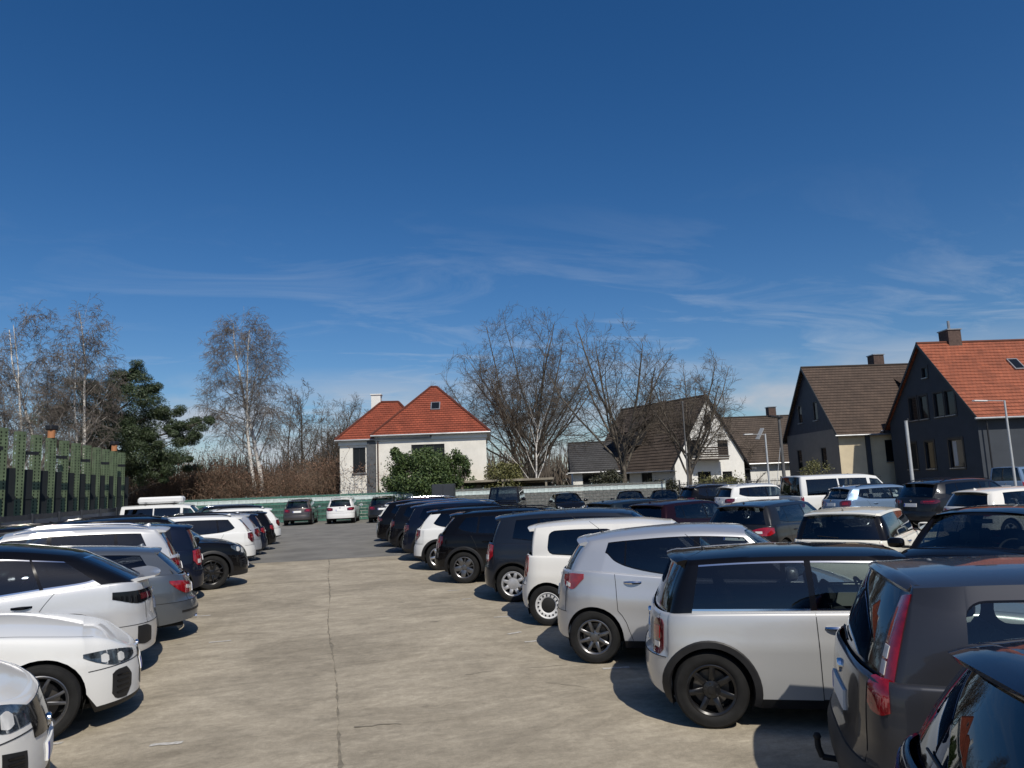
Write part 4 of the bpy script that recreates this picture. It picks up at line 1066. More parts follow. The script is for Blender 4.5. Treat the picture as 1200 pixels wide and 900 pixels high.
    D['sedan'] = CarModel(L=4.66, W=1.81, wb=2.76, fo=.86, R=.325, gap=.045, tw=.215, rr=.22, gc=.17, clr=.60, nr=2.8, clf=.95,
        belt=[(-2.33, .94), (-1.6, .97), (-.6, .94), (.6, .915), (1.1, .92), (1.6, .87), (2.33, .66)],
        roof=[(-1.7, 1.30), (-1.3, 1.38), (-.6, 1.435), (0, 1.44), (.4, 1.42), (.7, 1.36)],
        gfb=1.20, gft=.42, grt=-1.10, grb=-1.78, wt=.62, drop=.055, bR=.14, bRt=.10, dpb=.24, dpt=.10,
        panes=[(-1.36, -.98, -1.02, -.86), (-.96, -.16, -.82, -.14), (-.08, .94, -.08, .38)], dlo=[(-1.5, 1.02), (-1.0, .99), (1.0, .95)], rail=.06,
        doors=[(-1.0, -.12), (-.12, 1.02)], handle='paint', zA=.22, zB=.55,
        tail=[([(.44, .74, .84), (.62, .72, .88), (.84, .72, .88), (1.0, .78, .87)], M_RED, 'low')],
        head=[[(.44, .54, .63), (.68, .56, .70), (.95, .64, .75), (1.06, .71, .75)]], grille=[(0, .44, .62), (.4, .46, .60)], plate=.66, antenna=False)
    D['jeep'] = CarModel(L=4.25, W=1.84, wb=2.60, fo=.70, R=.40, gap=.08, tw=.255, rr=.22, gc=.40, clr=.18, nr=5.0, clf=.22, nf=4.5,
        belt=[(-2.125, 1.20), (.6, 1.19), (.9, 1.17), (2.0, 1.13), (2.125, 1.10)],
        roof=[(-2.1, 1.93), (-1.9, 1.95), (.2, 1.95), (.6, 1.93)],
        gfb=.86, gft=.62, grt=-1.98, wt=.72, drop=.03, bR=.02, bRt=.02, bF=.06, bFt=.04, dpb=.10, dpt=.10, fr=.94, ff=.94,
        panes=[(-1.82, -.80, -1.80, -.80), (-.72, -.02, -.72, -.02), (.06, .66, .06, .52)], dlo=[(-2.1, 1.24), (1, 1.22)], rail=.09,
        doors=[(-.76, .02), (.02, .80)], handle=M_PLASTIC, zA=.50, zB=.74, clad=.07, low=[(-2.125, .52), (-1.6, .44), (1, .42), (2.125, .52)],
        rend=[(.3, .0), (1.3, .03)], fend=[(.3, .0), (1.3, .04)], side=[(0, .03), (.2, .01), (.6, .0), (1, .03)],
        tail=[([(.74, .86, 1.04), (.84, .86, 1.04)], M_RED, 'low')], head=[[(.46, .84, .98), (.56, .82, 1.0), (.66, .84, .98)]], grille=[(0, .82, 1.04), (.42, .82, 1.04)], plate=.62, antenna=False, bp='paint')
make_models()

P_WHITE = paint('paint_white', (0.69, 0.69, 0.67)); P_WHITE2 = paint('paint_warm_white', (0.68, 0.665, 0.625)); P_IVORY = paint('paint_ivory', (0.70, 0.68, 0.60))
P_SILVER = paint('paint_silver', (0.50, 0.51, 0.53), .55, .34); P_SILVERW = paint('paint_pale_silver', (0.60, 0.60, 0.60), .40, .36); P_MINI = paint('paint_pure_silver', (0.53, 0.53, 0.52), .45, .36)
P_BLACK = paint('paint_black', (0.0035, 0.0035, 0.0045)); P_BLACK2 = paint('paint_black_metallic', (0.006, 0.0065, 0.009), .2)
P_NAVY = paint('paint_navy', (0.006, 0.010, 0.024), .2); P_BLUEG = paint('paint_slate_blue', (0.016, 0.021, 0.032), .4); P_DGREY = paint('paint_dark_grey', (0.018, 0.019, 0.022), .4)
P_GREY = paint('paint_grey', (0.040, 0.042, 0.050), .45); P_MGREY = paint('paint_mid_grey', (0.12, 0.135, 0.155), .6); P_BROWN = paint('paint_brown_grey', (0.085, 0.075, 0.072), .6)
P_BLUESKY = paint('paint_light_blue', (0.16, 0.24, 0.36), .3); P_MAROON = paint('paint_dark_maroon', (0.012, 0.004, 0.007), .2); P_TEAL = paint('paint_petrol', (0.012, 0.020, 0.028), .4)
# ------------------------------------------------------------------ ground
rng = np.random.default_rng(7)
def concrete_mat():
    m, n, l, b = new_mat('weathered_concrete')
    t = n.new('ShaderNodeTexCoord')
    def noise(scale, mapscale, detail=6, rough=.65, dist=0.0, rot=0.0):
        mpn = n.new('ShaderNodeMapping'); mpn.inputs['Scale'].default_value = mapscale; mpn.inputs['Rotation'].default_value = (0, 0, rot)
        l.new(t.outputs['Object'], mpn.inputs[0])
        x = n.new('ShaderNodeTexNoise'); x.inputs['Scale'].default_value = scale; x.inputs['Detail'].default_value = detail; x.inputs['Roughness'].default_value = rough; x.inputs['Distortion'].default_value = dist
        l.new(mpn.outputs[0], x.inputs['Vector']); return x.outputs['Fac']
    def ramp(f, p0, p1, c0, c1):
        r = n.new('ShaderNodeValToRGB'); r.color_ramp.elements[0].position = p0; r.color_ramp.elements[1].position = p1
        r.color_ramp.elements[0].color = (*c0, 1); r.color_ramp.elements[1].color = (*c1, 1); l.new(f, r.inputs[0]); return r.outputs[0]
    def mix(f, a, c, mode='MIX'):
        x = n.new('ShaderNodeMixRGB'); x.blend_type = mode
        for i, v in enumerate((f, a, c)):
            if isinstance(v, (int, float)): x.inputs[i].default_value = v
            elif isinstance(v, tuple): x.inputs[i].default_value = (*v, 1)
            else: l.new(v, x.inputs[i])
        return x.outputs[0]
    streak = ramp(noise(1.0, (.50, 1.15, 1), 10, .80, 1.0, R(5)), .28, .74, (0, 0, 0), (1, 1, 1))
    base = mix(streak, (.350, .311, .244), (.500, .452, .366))
    thin = ramp(noise(3.2, (.45, 1.4, 1), 9, .78, .5, R(-3)), .34, .68, (.74, .73, .71), (1.16, 1.15, 1.13))
    base = mix(.70, base, thin, 'MULTIPLY')
    patch = ramp(noise(.55, (.7, 1, 1), 9, .68, 1.2), .38, .64, (.70, .69, .67), (1.14, 1.13, 1.11))
    base = mix(.80, base, patch, 'MULTIPLY')
    blot = ramp(noise(5.5, (.8, 1, 1), 10, .82, .6), .36, .66, (.72, .71, .69), (1.18, 1.17, 1.15)); base = mix(.75, base, blot, 'MULTIPLY')
    fine = ramp(noise(16, (1, 1, 1), 9, .85), .30, .72, (.66, .65, .64), (1.22, 1.22, 1.22))
    base = mix(.70, base, fine, 'MULTIPLY')
    grit = ramp(noise(120, (1, 1, 1), 3, .7), .36, .64, (.55, .55, .55), (1.25, 1.25, 1.25))
    base = mix(.50, base, grit, 'MULTIPLY')
    stain = ramp(noise(.9, (.6, 1, 1), 9, .70, 1.6), .58, .74, (0, 0, 0), (1, 1, 1))
    base = mix(mix(stain, (0, 0, 0), (.55, .55, .55)), base, (.190, .165, .125))
    light = ramp(noise(1.9, (.35, 1, 1), 9, .75, .8, R(8)), .60, .76, (0, 0, 0), (1, 1, 1))
    base = mix(mix(light, (0, 0, 0), (.45, .45, .45)), base, (.60, .54, .43))
    spots = n.new('ShaderNodeTexVoronoi'); spots.inputs['Scale'].default_value = .8; l.new(t.outputs['Object'], spots.inputs['Vector'])
    sp = ramp(spots.outputs['Distance'], .03, .07, (.62, .62, .62), (1, 1, 1)); base = mix(.7, base, sp, 'MULTIPLY')
    l.new(base, b.inputs['Base Color']); b.inputs['Roughness'].default_value = .92; b.inputs['Specular IOR Level'].default_value = .25
    bn = n.new('ShaderNodeBump'); bn.inputs['Strength'].default_value = .5; bn.inputs['Distance'].default_value = .006
    l.new(noise(55, (1, 1, 1), 6, .75), bn.inputs['Height']); l.new(bn.outputs[0], b.inputs['Normal'])
    return m
M_CONC = concrete_mat()
M_ASPH = plain('asphalt_grey', (.172, .165, .148), .92, noise=.28, nscale=.7, bump=.5, bscale=90)
M_EARTH = plain('earth', (.085, .075, .045), .95, noise=.4, nscale=.5)
M_JOINT = plain('joint_filler', (.185, .162, .122), .95, noise=.4, nscale=9)
M_LINE = plain('worn_white_paint', (.46, .44, .40), .85, noise=.45, nscale=30)
g = MB().add([(-900, -300, -.045), (900, -300, -.045), (900, 1500, -.045), (-900, 1500, -.045)], [(0, 1, 2, 3)]).obj('ground', M_EARTH); tag(g, kind='structure')
jb = MB().add([(-10, -14, -.008), (60, -14, -.008), (60, 60, -.008), (-10, 60, -.008)], [(0, 1, 2, 3)]).obj('yard_bed', M_JOINT); tag(jb, kind='structure')
# two concrete slabs with the ragged joint between them, asphalt beyond
def jag(y): return .13+.02*math.sin(y*.9)+.03*math.sin(y*.31+1)+rng.normal(0, .006)
def edge_y(x): return 23.5-.10*(x-.1)+.05*math.sin(x*1.7)
ys = np.arange(-14, 23.3, .12)
je = [jag(y) for y in ys]; gap = np.clip(.016+.014*np.sin(ys*1.9)*np.sin(ys*.7+1)+rng.normal(0, .013, len(ys)), .0015, .06)
for nm, sgn in (('concrete_slab', -1), ('concrete_slab', 1)):
    mb = MB(); rows = []
    for y, x, gp in zip(ys, je, gap):
        xe = x+sgn*gp/2; xo = -9.9 if sgn < 0 else 60
        row = [(xe+sgn*.004, y, -.012), (xe, y, -.003), (xe+sgn*.014, y, 0.0), (xe+sgn*.5, y, 0.0), (xo, y, 0.0)]
        rows.append(row)
    xe = je[-1]; rows.append([(p[0], edge_y(p[0]) if i < 4 else edge_y(min(20, max(-9, p[0]))), p[2]) for i, p in enumerate(rows[-1])])
    tag(mb.grid(rows).obj(nm, M_CONC), kind='structure')
asx = np.linspace(-9.9, 60, 80)
mb = MB().grid([[(x, edge_y(min(20, max(-9, x)))+.012+rng.normal(0, .006), .002), (x, 60, .002)] for x in asx])
tag(mb.obj('asphalt_yard', M_ASPH), kind='structure')
# cracks, worn bay ticks
def crack(name, pts, w):
    rows = []
    for i, (x, y) in enumerate(pts):
        ww = w*(.4+.8*rng.random()); rows.append([(x, y-ww/2, .0045), (x, y+ww/2, .0045)])
    tag(MB().grid(rows).obj(name, M_JOINT), kind='structure')
c0 = gnd(415, 853); c1 = gnd(470, 848)
crack('crack', [(c0.x+(c1.x-c0.x)*f, c0.y+(c1.y-c0.y)*f+rng.normal(0, .012)) for f in np.linspace(0, 1, 9)], .03)
for (a, b_) in (((545, 791), (575, 787)), ((610, 783), (665, 780)), ((640, 800), (690, 806))):
    c0 = gnd(*a); c1 = gnd(*b_); crack('crack', [(c0.x+(c1.x-c0.x)*f, c0.y+(c1.y-c0.y)*f+rng.normal(0, .01)) for f in np.linspace(0, 1, 9)], .012)
def tick(x, y, lx, ly, rz):
    mb = MB(); pts = []
    for i in range(10):
        f = i/9-.5; pts.append([(f*lx, -ly/2*(.6+.5*rng.random()), 0), (f*lx, ly/2*(.6+.5*rng.random()), 0)])
    o = mb.grid(pts).obj('bay_marking', M_LINE, loc=(x, y, .005), rot=(0, 0, rz)); tag(o, kind='structure')
for (a, lx) in (((195, 872), .26), ((48, 873), .34), ((590, 723), .30), ((532, 692), .24), ((547, 702), .2), ((603, 742), .22), ((622, 752), .16), ((484, 660), .25), ((466, 649), .25), ((236, 722), .3), ((722, 783), .3), ((258, 752), .3)):
    p = gnd(*a); tick(p.x, p.y, lx, .07, R(rng.normal(0, 9)))

# ------------------------------------------------------------------ vegetation
def seg_mesh(name, segs, mats, sides=3):
    if isinstance(segs, tuple): A, B, r0, r1 = segs
    else: A, B, r0, r1 = (np.array([s_[i] for s_ in segs]) for i in range(4))
    d = B-A; ln = np.linalg.norm(d, axis=1, keepdims=True); d = d/np.maximum(ln, 1e-6)
    ref = np.where(np.abs(d[:, 2:3]) < .9, np.array([[0, 0, 1.]]), np.array([[1., 0, 0]]))
    u = np.cross(d, ref); u /= np.maximum(np.linalg.norm(u, axis=1, keepdims=True), 1e-6); w = np.cross(d, u)
    N = len(A); V = np.zeros((N, 2, sides, 3))
    for i in range(sides):
        a = 2*math.pi*i/sides; o = u*math.cos(a)+w*math.sin(a)
        V[:, 0, i] = A+o*r0[:, None]; V[:, 1, i] = B+o*r1[:, None]
    base = (np.arange(N)*2*sides)[:, None]
    F = []
    for i in range(sides):
        j = (i+1) % sides; F.append(np.concatenate([base+i, base+j, base+sides+j, base+sides+i], 1))
    return np_mesh(name, V.reshape(-1, 3), np.stack(F, 1).reshape(-1, 4), mats, smooth=sides > 3)
def np_mesh(name, V, Q, mats, smooth=False):
    me = bpy.data.meshes.new(name); nv, nq, k = len(V), len(Q), Q.shape[1]
    me.vertices.add(nv); me.vertices.foreach_set('co', np.asarray(V, np.float32).ravel())
    me.loops.add(nq*k); me.loops.foreach_set('vertex_index', np.asarray(Q, np.int32).ravel())
    me.polygons.add(nq); me.polygons.foreach_set('loop_start', np.arange(0, nq*k, k, dtype=np.int32)); me.polygons.foreach_set('loop_total', np.full(nq, k, np.int32))
    for m in mats: me.materials.append(m)
    if smooth: me.polygons.foreach_set('use_smooth', np.ones(nq, bool))
    me.update(calc_edges=True)
    return me
def unit(v): return v/np.maximum(np.linalg.norm(v, axis=-1, keepdims=True), 1e-9)
def grow(rg, P, Dr, LN, RD, cfg, env):
    """all branches of one level at a time; returns per level (A, B, ra, rb). env=(cx, cy, cz, ax, az): crown envelope"""
    res = []
    for lv in range(cfg['levels']):
        Lc = cfg[lv]; n = Lc['seg']; N = len(P); p = P.copy(); d = Dr.copy(); alive = np.ones(N, bool); fk = np.ones(N); fk1 = fk
        endr = np.maximum(cfg['min'], RD*Lc.get('taper', .35)); pts = [p.copy()]; dirs = [d.copy()]; al = [alive.copy()]; S = [[], [], [], []]
        for i in range(n):
            d = unit(d+rg.normal(0, Lc['wob'], (N, 3))+np.array([0, 0, Lc['trop']])); q = p+d*(LN/n)[:, None]
            if lv and env is not None:
                k = ((q[:, 0]-env[0])**2+(q[:, 1]-env[1])**2)/env[3]**2+((q[:, 2]-env[2])/np.where(q[:, 2] > env[2], env[4], env[4]*1.5))**2
                alive = alive & (k < 1+rg.normal(0, .10, N)); fk1 = np.minimum(fk, np.clip((1.02-k)/.55, .0, 1)**.8)
            ra = np.maximum(cfg['min'], (RD+(endr-RD)*i/n)*fk); rb = np.maximum(cfg['min'], (RD+(endr-RD)*(i+1)/n)*fk1); fk = fk1
            for lst, v in zip(S, (p[alive], q[alive], ra[alive], rb[alive])): lst.append(v)
            p = np.where(alive[:, None], q, p); pts.append(p.copy()); dirs.append(d.copy()); al.append(alive.copy())
        res.append(tuple(np.concatenate(x) for x in S))
        if lv+1 >= cfg['levels']: break
        C = cfg[lv+1]; k = C['n']; pts = np.array(pts); dirs = np.array(dirs); al = np.array(al)
        par = np.repeat(np.arange(N), k); idx = np.tile(np.arange(k), N); M_ = len(par)
        f = np.minimum(.99, C['from']+(1-C['from'])*(idx+rg.random(M_)*.8)/k); x = f*n; j = x.astype(int); fr = x-j
        bp = pts[j, par]+(pts[j+1, par]-pts[j, par])*fr[:, None]; bd = dirs[j+1, par]; br = RD[par]+(endr[par]-RD[par])*f
        if lv == 0:
            az = rg.random(N)[par]*6.28+idx*2.4+rg.normal(0, .35, M_); ax = np.stack([np.cos(az), np.sin(az), np.zeros(M_)], 1)
        else: ax = unit(np.cross(bd, rg.normal(size=(M_, 3))))
        ang = np.radians(rg.normal(C['ang'], C['ang']*.22, M_))[:, None]
        nd = bd*np.cos(ang)+np.cross(ax, bd)*np.sin(ang)+ax*np.sum(ax*bd, 1, keepdims=True)*(1-np.cos(ang))
        nl = LN[par]*C['len']*(1-C.get('fall', .45)*f)*(.75+.5*rg.random(M_))
        nr = np.maximum(cfg['min'], np.minimum(br*.75, br*C['rad']*(.8+.4*rg.random(M_))))
        ok = al[j+1, par] & (rg.random(M_) < .93)
        P, Dr, LN, RD = bp[ok], unit(nd[ok]), nl[ok], nr[ok]
    return res
def tree(name, label, loc, cfg, seed, mats, group=None, H=15., r=.25, lean=(0, 0), stems=1, spread=.12, env=None):
    rg = np.random.default_rng(seed); P, Dr, LN, RD = [], [], [], []
    for s_ in range(stems):
        a = 6.28*s_/max(1, stems)+rg.random(); off = 1 if stems > 1 else 0
        Dr.append([lean[0]+spread*math.cos(a)*off, lean[1]+spread*math.sin(a)*off, 1.]); P.append([.25*math.cos(a)*off, .25*math.sin(a)*off, -.3])
        LN.append(H*cfg.get('trunk', .9)*(1 if s_ == 0 else .75+.3*rg.random())); RD.append(r*(1 if s_ == 0 else .8))
    E = None if env is None else (lean[0]*H*.5+env[2], 0, H*env[1], env[0], H*(1-env[1])+.1)
    out = grow(rg, np.array(P), unit(np.array(Dr)), np.array(LN), np.array(RD), cfg, E)
    root = empty(name, loc); tag(root, label, 'tree', group)
    cat_ = lambda ls: tuple(np.concatenate([o[i] for o in ls]) for i in range(4))
    link('trunk', seg_mesh('trunk', out[0] if len(mats) > 2 else cat_(out[:2]), [mats[0]], 7), root)
    if len(mats) > 2: o = link('limbs', seg_mesh('limbs', out[1], [mats[2]], 5), root); o['kind'] = 'stuff'
    link('crown', seg_mesh('crown', cat_(out[2:]), [mats[1]], 3), root)
    return root
def bark_mat(name, c0, c1, scale=(3, 3, .6), ns=3.0, p0=.4, p1=.62):
    m, n, l, b = new_mat(name); t = n.new('ShaderNodeTexCoord'); mpn = n.new('ShaderNodeMapping'); mpn.inputs['Scale'].default_value = scale; l.new(t.outputs['Object'], mpn.inputs[0])
    x = n.new('ShaderNodeTexNoise'); x.inputs['Scale'].default_value = ns; x.inputs['Detail'].default_value = 6; l.new(mpn.outputs[0], x.inputs['Vector'])
    r_ = n.new('ShaderNodeValToRGB'); r_.color_ramp.elements[0].position = p0; r_.color_ramp.elements[1].position = p1; r_.color_ramp.elements[0].color = (*c0, 1); r_.color_ramp.elements[1].color = (*c1, 1)
    l.new(x.outputs['Fac'], r_.inputs[0]); l.new(r_.outputs[0], b.inputs['Base Color']); b.inputs['Roughness'].default_value = .9
    return m
B_GREY = bark_mat('bark_grey', (.075, .063, .050), (.165, .142, .112)); B_TWIG = bark_mat('twig_brown', (.075, .060, .046), (.135, .110, .085), (1, 1, 1), .8)
B_BIRCH = bark_mat('bark_birch', (.06, .055, .05), (.66, .63, .58), (2, 2, 3.5), 1.6, .30, .42); B_BTWIG = bark_mat('twig_birch', (.105, .088, .074), (.20, .172, .148), (1, 1, 1), .8)
B_BLIMB = bark_mat('bark_birch_limb', (.14, .12, .10), (.46, .43, .39), (2, 2, 3), 1.6); B_PALE = bark_mat('bark_pale', (.14, .12, .10), (.30, .27, .23))
OAK = {'levels': 5, 'min': .008, 'trunk': .95, 0: dict(seg=10, wob=.05, trop=.03, taper=.22), 1: dict(n=15, seg=8, wob=.11, trop=.055, ang=42, len=.62, rad=.50, fall=.55, **{'from': .16}),
       2: dict(n=8, seg=6, wob=.14, trop=.05, ang=42, len=.46, rad=.5, fall=.4, **{'from': .22}), 3: dict(n=7, seg=4, wob=.16, trop=.03, ang=40, len=.42, rad=.5, fall=.3, **{'from': .2}), 4: dict(n=5, seg=2, wob=.18, trop=.02, ang=38, len=.50, rad=.6, fall=.3, **{'from': .2})}
VASE = {'levels': 5, 'min': .0085, 'trunk': .34, 0: dict(seg=6, wob=.03, trop=.02, taper=.75), 1: dict(n=11, seg=10, wob=.08, trop=.06, ang=36, len=2.4, rad=.46, fall=.25, **{'from': .50}),
       2: dict(n=15, seg=6, wob=.13, trop=.04, ang=48, len=.36, rad=.42, fall=.45, **{'from': .18}), 3: dict(n=8, seg=4, wob=.16, trop=.03, ang=46, len=.46, rad=.5, fall=.3, **{'from': .12}), 4: dict(n=6, seg=2, wob=.20, trop=.02, ang=44, len=.55, rad=.6, fall=.3, **{'from': .2})}
BIRCH = {'levels': 5, 'min': .0075, 'trunk': .95, 0: dict(seg=14, wob=.045, trop=.02, taper=.12), 1: dict(n=26, seg=8, wob=.09, trop=.025, ang=44, len=.36, rad=.34, fall=.5, **{'from': .30}),
         2: dict(n=9, seg=6, wob=.12, trop=-.03, ang=45, len=.46, rad=.45, fall=.3, **{'from': .2}), 3: dict(n=9, seg=5, wob=.10, trop=-.16, ang=45, len=.52, rad=.5, fall=.3, **{'from': .2}), 4: dict(n=4, seg=3, wob=.10, trop=-.24, ang=35, len=.6, rad=.7, fall=.2, **{'from': .3})}
SCRUB = {'levels': 4, 'min': .008, 'trunk': .8, 0: dict(seg=6, wob=.07, trop=.03, taper=.3), 1: dict(n=10, seg=5, wob=.12, trop=.05, ang=35, len=.55, rad=.55, fall=.4, **{'from': .12}),
         2: dict(n=8, seg=4, wob=.15, trop=.03, ang=38, len=.45, rad=.55, fall=.3, **{'from': .2}), 3: dict(n=6, seg=2, wob=.18, trop=.02, ang=38, len=.5, rad=.6, fall=.3, **{'from': .15})}
def base_at(px_, py_, D): p = at(px_, py_, D); return (p.x, p.y, -.04)

def leaf_cloud(name, centers, radii, count, size, mats, seed, flat=.75, parent=None, up=0.0, asp=.45):
    rg = np.random.default_rng(seed); ci = rg.integers(0, len(centers), count)
    d = rg.normal(size=(count, 3)); d /= np.linalg.norm(d, axis=1, keepdims=True)
    rad = rg.random(count)**.45
    P = np.array(centers)[ci]+d*(rad*np.array(radii)[ci])[:, None]*np.array([1, 1, flat])
    nrm = d*.8+rg.normal(0, .6, (count, 3)); nrm[:, 2] += up; nrm /= np.linalg.norm(nrm, axis=1, keepdims=True)
    t_ = np.cross(nrm, rg.normal(size=(count, 3))); t_ /= np.linalg.norm(t_, axis=1, keepdims=True); b_ = np.cross(nrm, t_)
    sz = size*(.6+.8*rg.random(count))[:, None]
    V = np.stack([P-t_*sz, P-b_*sz*asp, P+t_*sz, P+b_*sz*asp], 1).reshape(-1, 3)
    return link(name, np_mesh(name, V, np.arange(count*4).reshape(-1, 4), mats), parent)
def leaf_mat(name, c0, c1, rough=.55):
    m, n, l, b = new_mat(name); gi = n.new('ShaderNodeNewGeometry'); r_ = n.new('ShaderNodeValToRGB')
    r_.color_ramp.elements[0].color = (*c0, 1); r_.color_ramp.elements[1].color = (*c1, 1); l.new(gi.outputs['Random Per Island'], r_.inputs[0]); l.new(r_.outputs[0], b.inputs['Base Color']); b.inputs['Roughness'].default_value = rough
    return m
LF_PINE = leaf_mat('pine_needles', (.022, .038, .016), (.060, .085, .034)); LF_LAUREL = leaf_mat('laurel_leaves', (.020, .045, .012), (.085, .125, .032), .65)
LF_BROWN = leaf_mat('dry_leaves', (.095, .052, .034), (.22, .128, .082), .8); LF_OLIVE = leaf_mat('olive_leaves', (.07, .075, .022), (.15, .14, .045), .6); LF_DARK = leaf_mat('dark_hedge_leaves', (.020, .024, .012), (.055, .055, .028))

def vegetation():
    # birch in the middle: two stems
    tree('birch_tree', 'tall weeping bare birch with white double stem behind the green fence', base_at(306, 600, 57), BIRCH, 11, (B_BIRCH, B_BTWIG, B_BLIMB), 'bare birches', H=17.4, r=.23, lean=(-.08, .0), stems=2, spread=.07, env=(4.7, .58, -.3))
    tree('birch_tree', 'bare birch with bushy pointed crown standing in front of the pine', base_at(98, 600, 47), BIRCH, 23, (B_BIRCH, B_BTWIG, B_BLIMB), 'bare birches', H=16.0, r=.17, lean=(-.01, 0), stems=2, spread=.04, env=(2.6, .52, 0))
    tree('birch_tree', 'leftmost bare birch behind the green rack posts, cut by the picture edge', base_at(42, 600, 44), BIRCH, 31, (B_BIRCH, B_BTWIG, B_BLIMB), 'bare birches', H=14.8, r=.17, lean=(-.05, 0), stems=2, spread=.06, env=(2.7, .52, 0))
    tree('bare_tree', 'largest bare tree with many upright limbs right of the white house', base_at(624, 580, 64), VASE, 5, (B_GREY, B_TWIG), 'bare trees behind the car park', H=18.6, r=.27, stems=3, spread=.18, env=(7.6, .48, -.8))
    tree('bare_tree', 'forked bare tree with thick trunk in front of the dark roof', base_at(735, 585, 55), VASE, 14, (B_GREY, B_TWIG), 'bare trees behind the car park', H=15.4, r=.27, lean=(-.04, 0), env=(5.5, .54, -.4))
    tree('bare_tree', 'low spreading bare tree before the white gable house', base_at(806, 580, 54), VASE, 9, (B_GREY, B_TWIG), 'bare trees behind the car park', H=12.2, r=.22, lean=(.05, 0), env=(4.2, .60, .5))
    tree('bare_tree', 'small pale-stemmed bare tree under the largest tree', base_at(632, 585, 58), SCRUB, 77, (B_BIRCH, B_TWIG), 'bare trees behind the car park', H=9.5, r=.10)
    tree('bare_tree', 'bare bushy tree just left of the white house', base_at(395, 590, 72), VASE, 41, (B_GREY, B_TWIG), 'bare trees behind the car park', H=12.5, r=.20, stems=2, spread=.2, env=(4.6, .5, 0))
    tree('bare_tree', 'slender bare tree between the birch and the white house', base_at(345, 590, 70), OAK, 52, (B_GREY, B_TWIG), 'bare trees behind the car park', H=11.5, r=.16, stems=2, spread=.18)
    tree('bare_tree', 'bare tree showing above the red hipped roof', base_at(500, 585, 80), VASE, 63, (B_GREY, B_TWIG), 'bare trees behind the car park', H=14.0, r=.25, stems=2, spread=.15, env=(6.0, .5, 0))
    tree('bare_tree', 'dense bare tree beyond the leftmost birch', base_at(18, 600, 62), OAK, 71, (B_PALE, B_TWIG), 'bare trees behind the car park', H=13.0, r=.2, stems=3, spread=.2)
    tree('bare_tree', 'low bare tree behind the dark houses at the lamp post', base_at(885, 570, 74), SCRUB, 78, (B_GREY, B_TWIG), 'bare trees behind the car park', H=6.5, r=.12, stems=2, spread=.2)
    # pine
    p = base_at(125, 600, 52); root = empty('pine_tree', p); tag(root, 'dark green pine with layered crown behind the rack posts', 'tree')
    rg = np.random.default_rng(3); segs = []
    a = np.array([0, 0, -.3]); 
    pts = [np.array([.15*math.sin(z*.5), .1*z*.1, z]) for z in np.linspace(-.3, 11.2, 12)]
    for i in range(11): segs.append((pts[i], pts[i+1], .24-.018*i, .24-.018*(i+1)))
    cs, rs = [], []
    pads = [(2.9, 5.0, .6, 1.6), (4.4, 6.4, .4, 1.2), (5.4, 7.4, .2, 1.0), (1.6, 7.0, 0, 1.9), (3.2, 8.6, .3, 1.3), (.8, 9.4, 0, 1.8), (-.9, 10.2, 0, 1.7), (-1.8, 8.2, .4, 1.8), (-2.2, 6.2, -.3, 1.7), (.4, 11.3, 0, 1.2), (2.0, 5.6, -.8, 1.6), (-.6, 7.0, -.9, 1.8), (1.9, 10.2, .2, 1.0), (4.4, 4.6, .3, 1.3), (.4, 5.4, .4, 1.9), (-1.2, 4.6, 0, 1.7), (1.4, 4.2, 0, 1.5), (3.4, 4.0, .2, 1.2), (.2, 8.2, .6, 1.7), (3.0, 6.8, -.2, 1.4)]
    for (x, z, y, rr) in pads:
        j = int(np.clip((z-.9)/11.5*11, 1, 10)); e = np.array([x, y, z]); mid = (pts[j]+e)/2+np.array([0, 0, -.25])
        segs += [(pts[j], mid, .075, .055), (mid, e, .055, .025)]
        for q in range(11):
            o = rg.normal(0, .68, 3)*np.array([rr, rr, .55]); cs.append(e+o); rs.append(rr*(.26+.42*rg.random())); segs.append((mid if q % 2 else e, e+o, .022, .010))
    link('trunk', seg_mesh('trunk', segs, [B_GREY], 6), root)
    leaf_cloud('crown', cs, rs, 150000, .10, [LF_PINE], 4, .7, root, .5, asp=.20)
    # laurel bush in front of the white house and two smaller bushes
    def bush(px_, py_, D, w, h, seed, label, mat, n=9000, size=.10, nm='evergreen_bush', dp=.7):
        p = base_at(px_, py_, D); root = empty(nm, p); tag(root, label, 'bush', 'shrubs behind the fence'); rg = np.random.default_rng(seed); cs = []; rs = []; segs = []
        for i in range(60):
            a_ = rg.random()*6.28; q = rg.random()**.5; zz_ = h*(.15+.80*rg.random()); ww = w*.5*(1-.5*(zz_/h)**2.5)
            c_ = np.array([ww*q*math.cos(a_), ww*dp*q*math.sin(a_), zz_]); cs.append(c_); rs.append(w*(.11+.08*rg.random())); segs.append((np.array([rg.normal(0, .12), rg.normal(0, .12), 0]), c_, .035, .012))
        for i in range(5):
            c_ = np.array([rg.normal(0, w*.11), 0, h*(.92+.12*rg.random())]); cs.append(c_); rs.append(.35)
        link('stems', seg_mesh('stems', segs, [B_GREY], 4), root); leaf_cloud('foliage', cs, rs, n, size, [mat], seed, 1.0, root)
    bush(492, 590, 51.5, 5.2, 4.6, 12, 'large rounded evergreen bush before the white house wall', LF_LAUREL, 26000, .10)
    bush(537, 590, 52.5, 2.6, 4.4, 13, 'tall thin evergreen bush at the right of the large bush', LF_LAUREL, 9000, .09)
    bush(592, 585, 53, 3.8, 3.4, 14, 'olive green bush right of the white house corner', LF_OLIVE, 8000, .09)
    bush(712, 578, 54, 3.4, 2.6, 15, 'dark conical bush left of the forked bare tree', LF_DARK, 8000, .08)
    bush(775, 580, 55, 4.0, 1.7, 16, 'low dark shrub below the shaded white wall', LF_DARK, 6000, .08)
    bush(845, 578, 55, 6.0, 1.7, 17, 'long low shrub below the white gable', LF_OLIVE, 8000, .08)
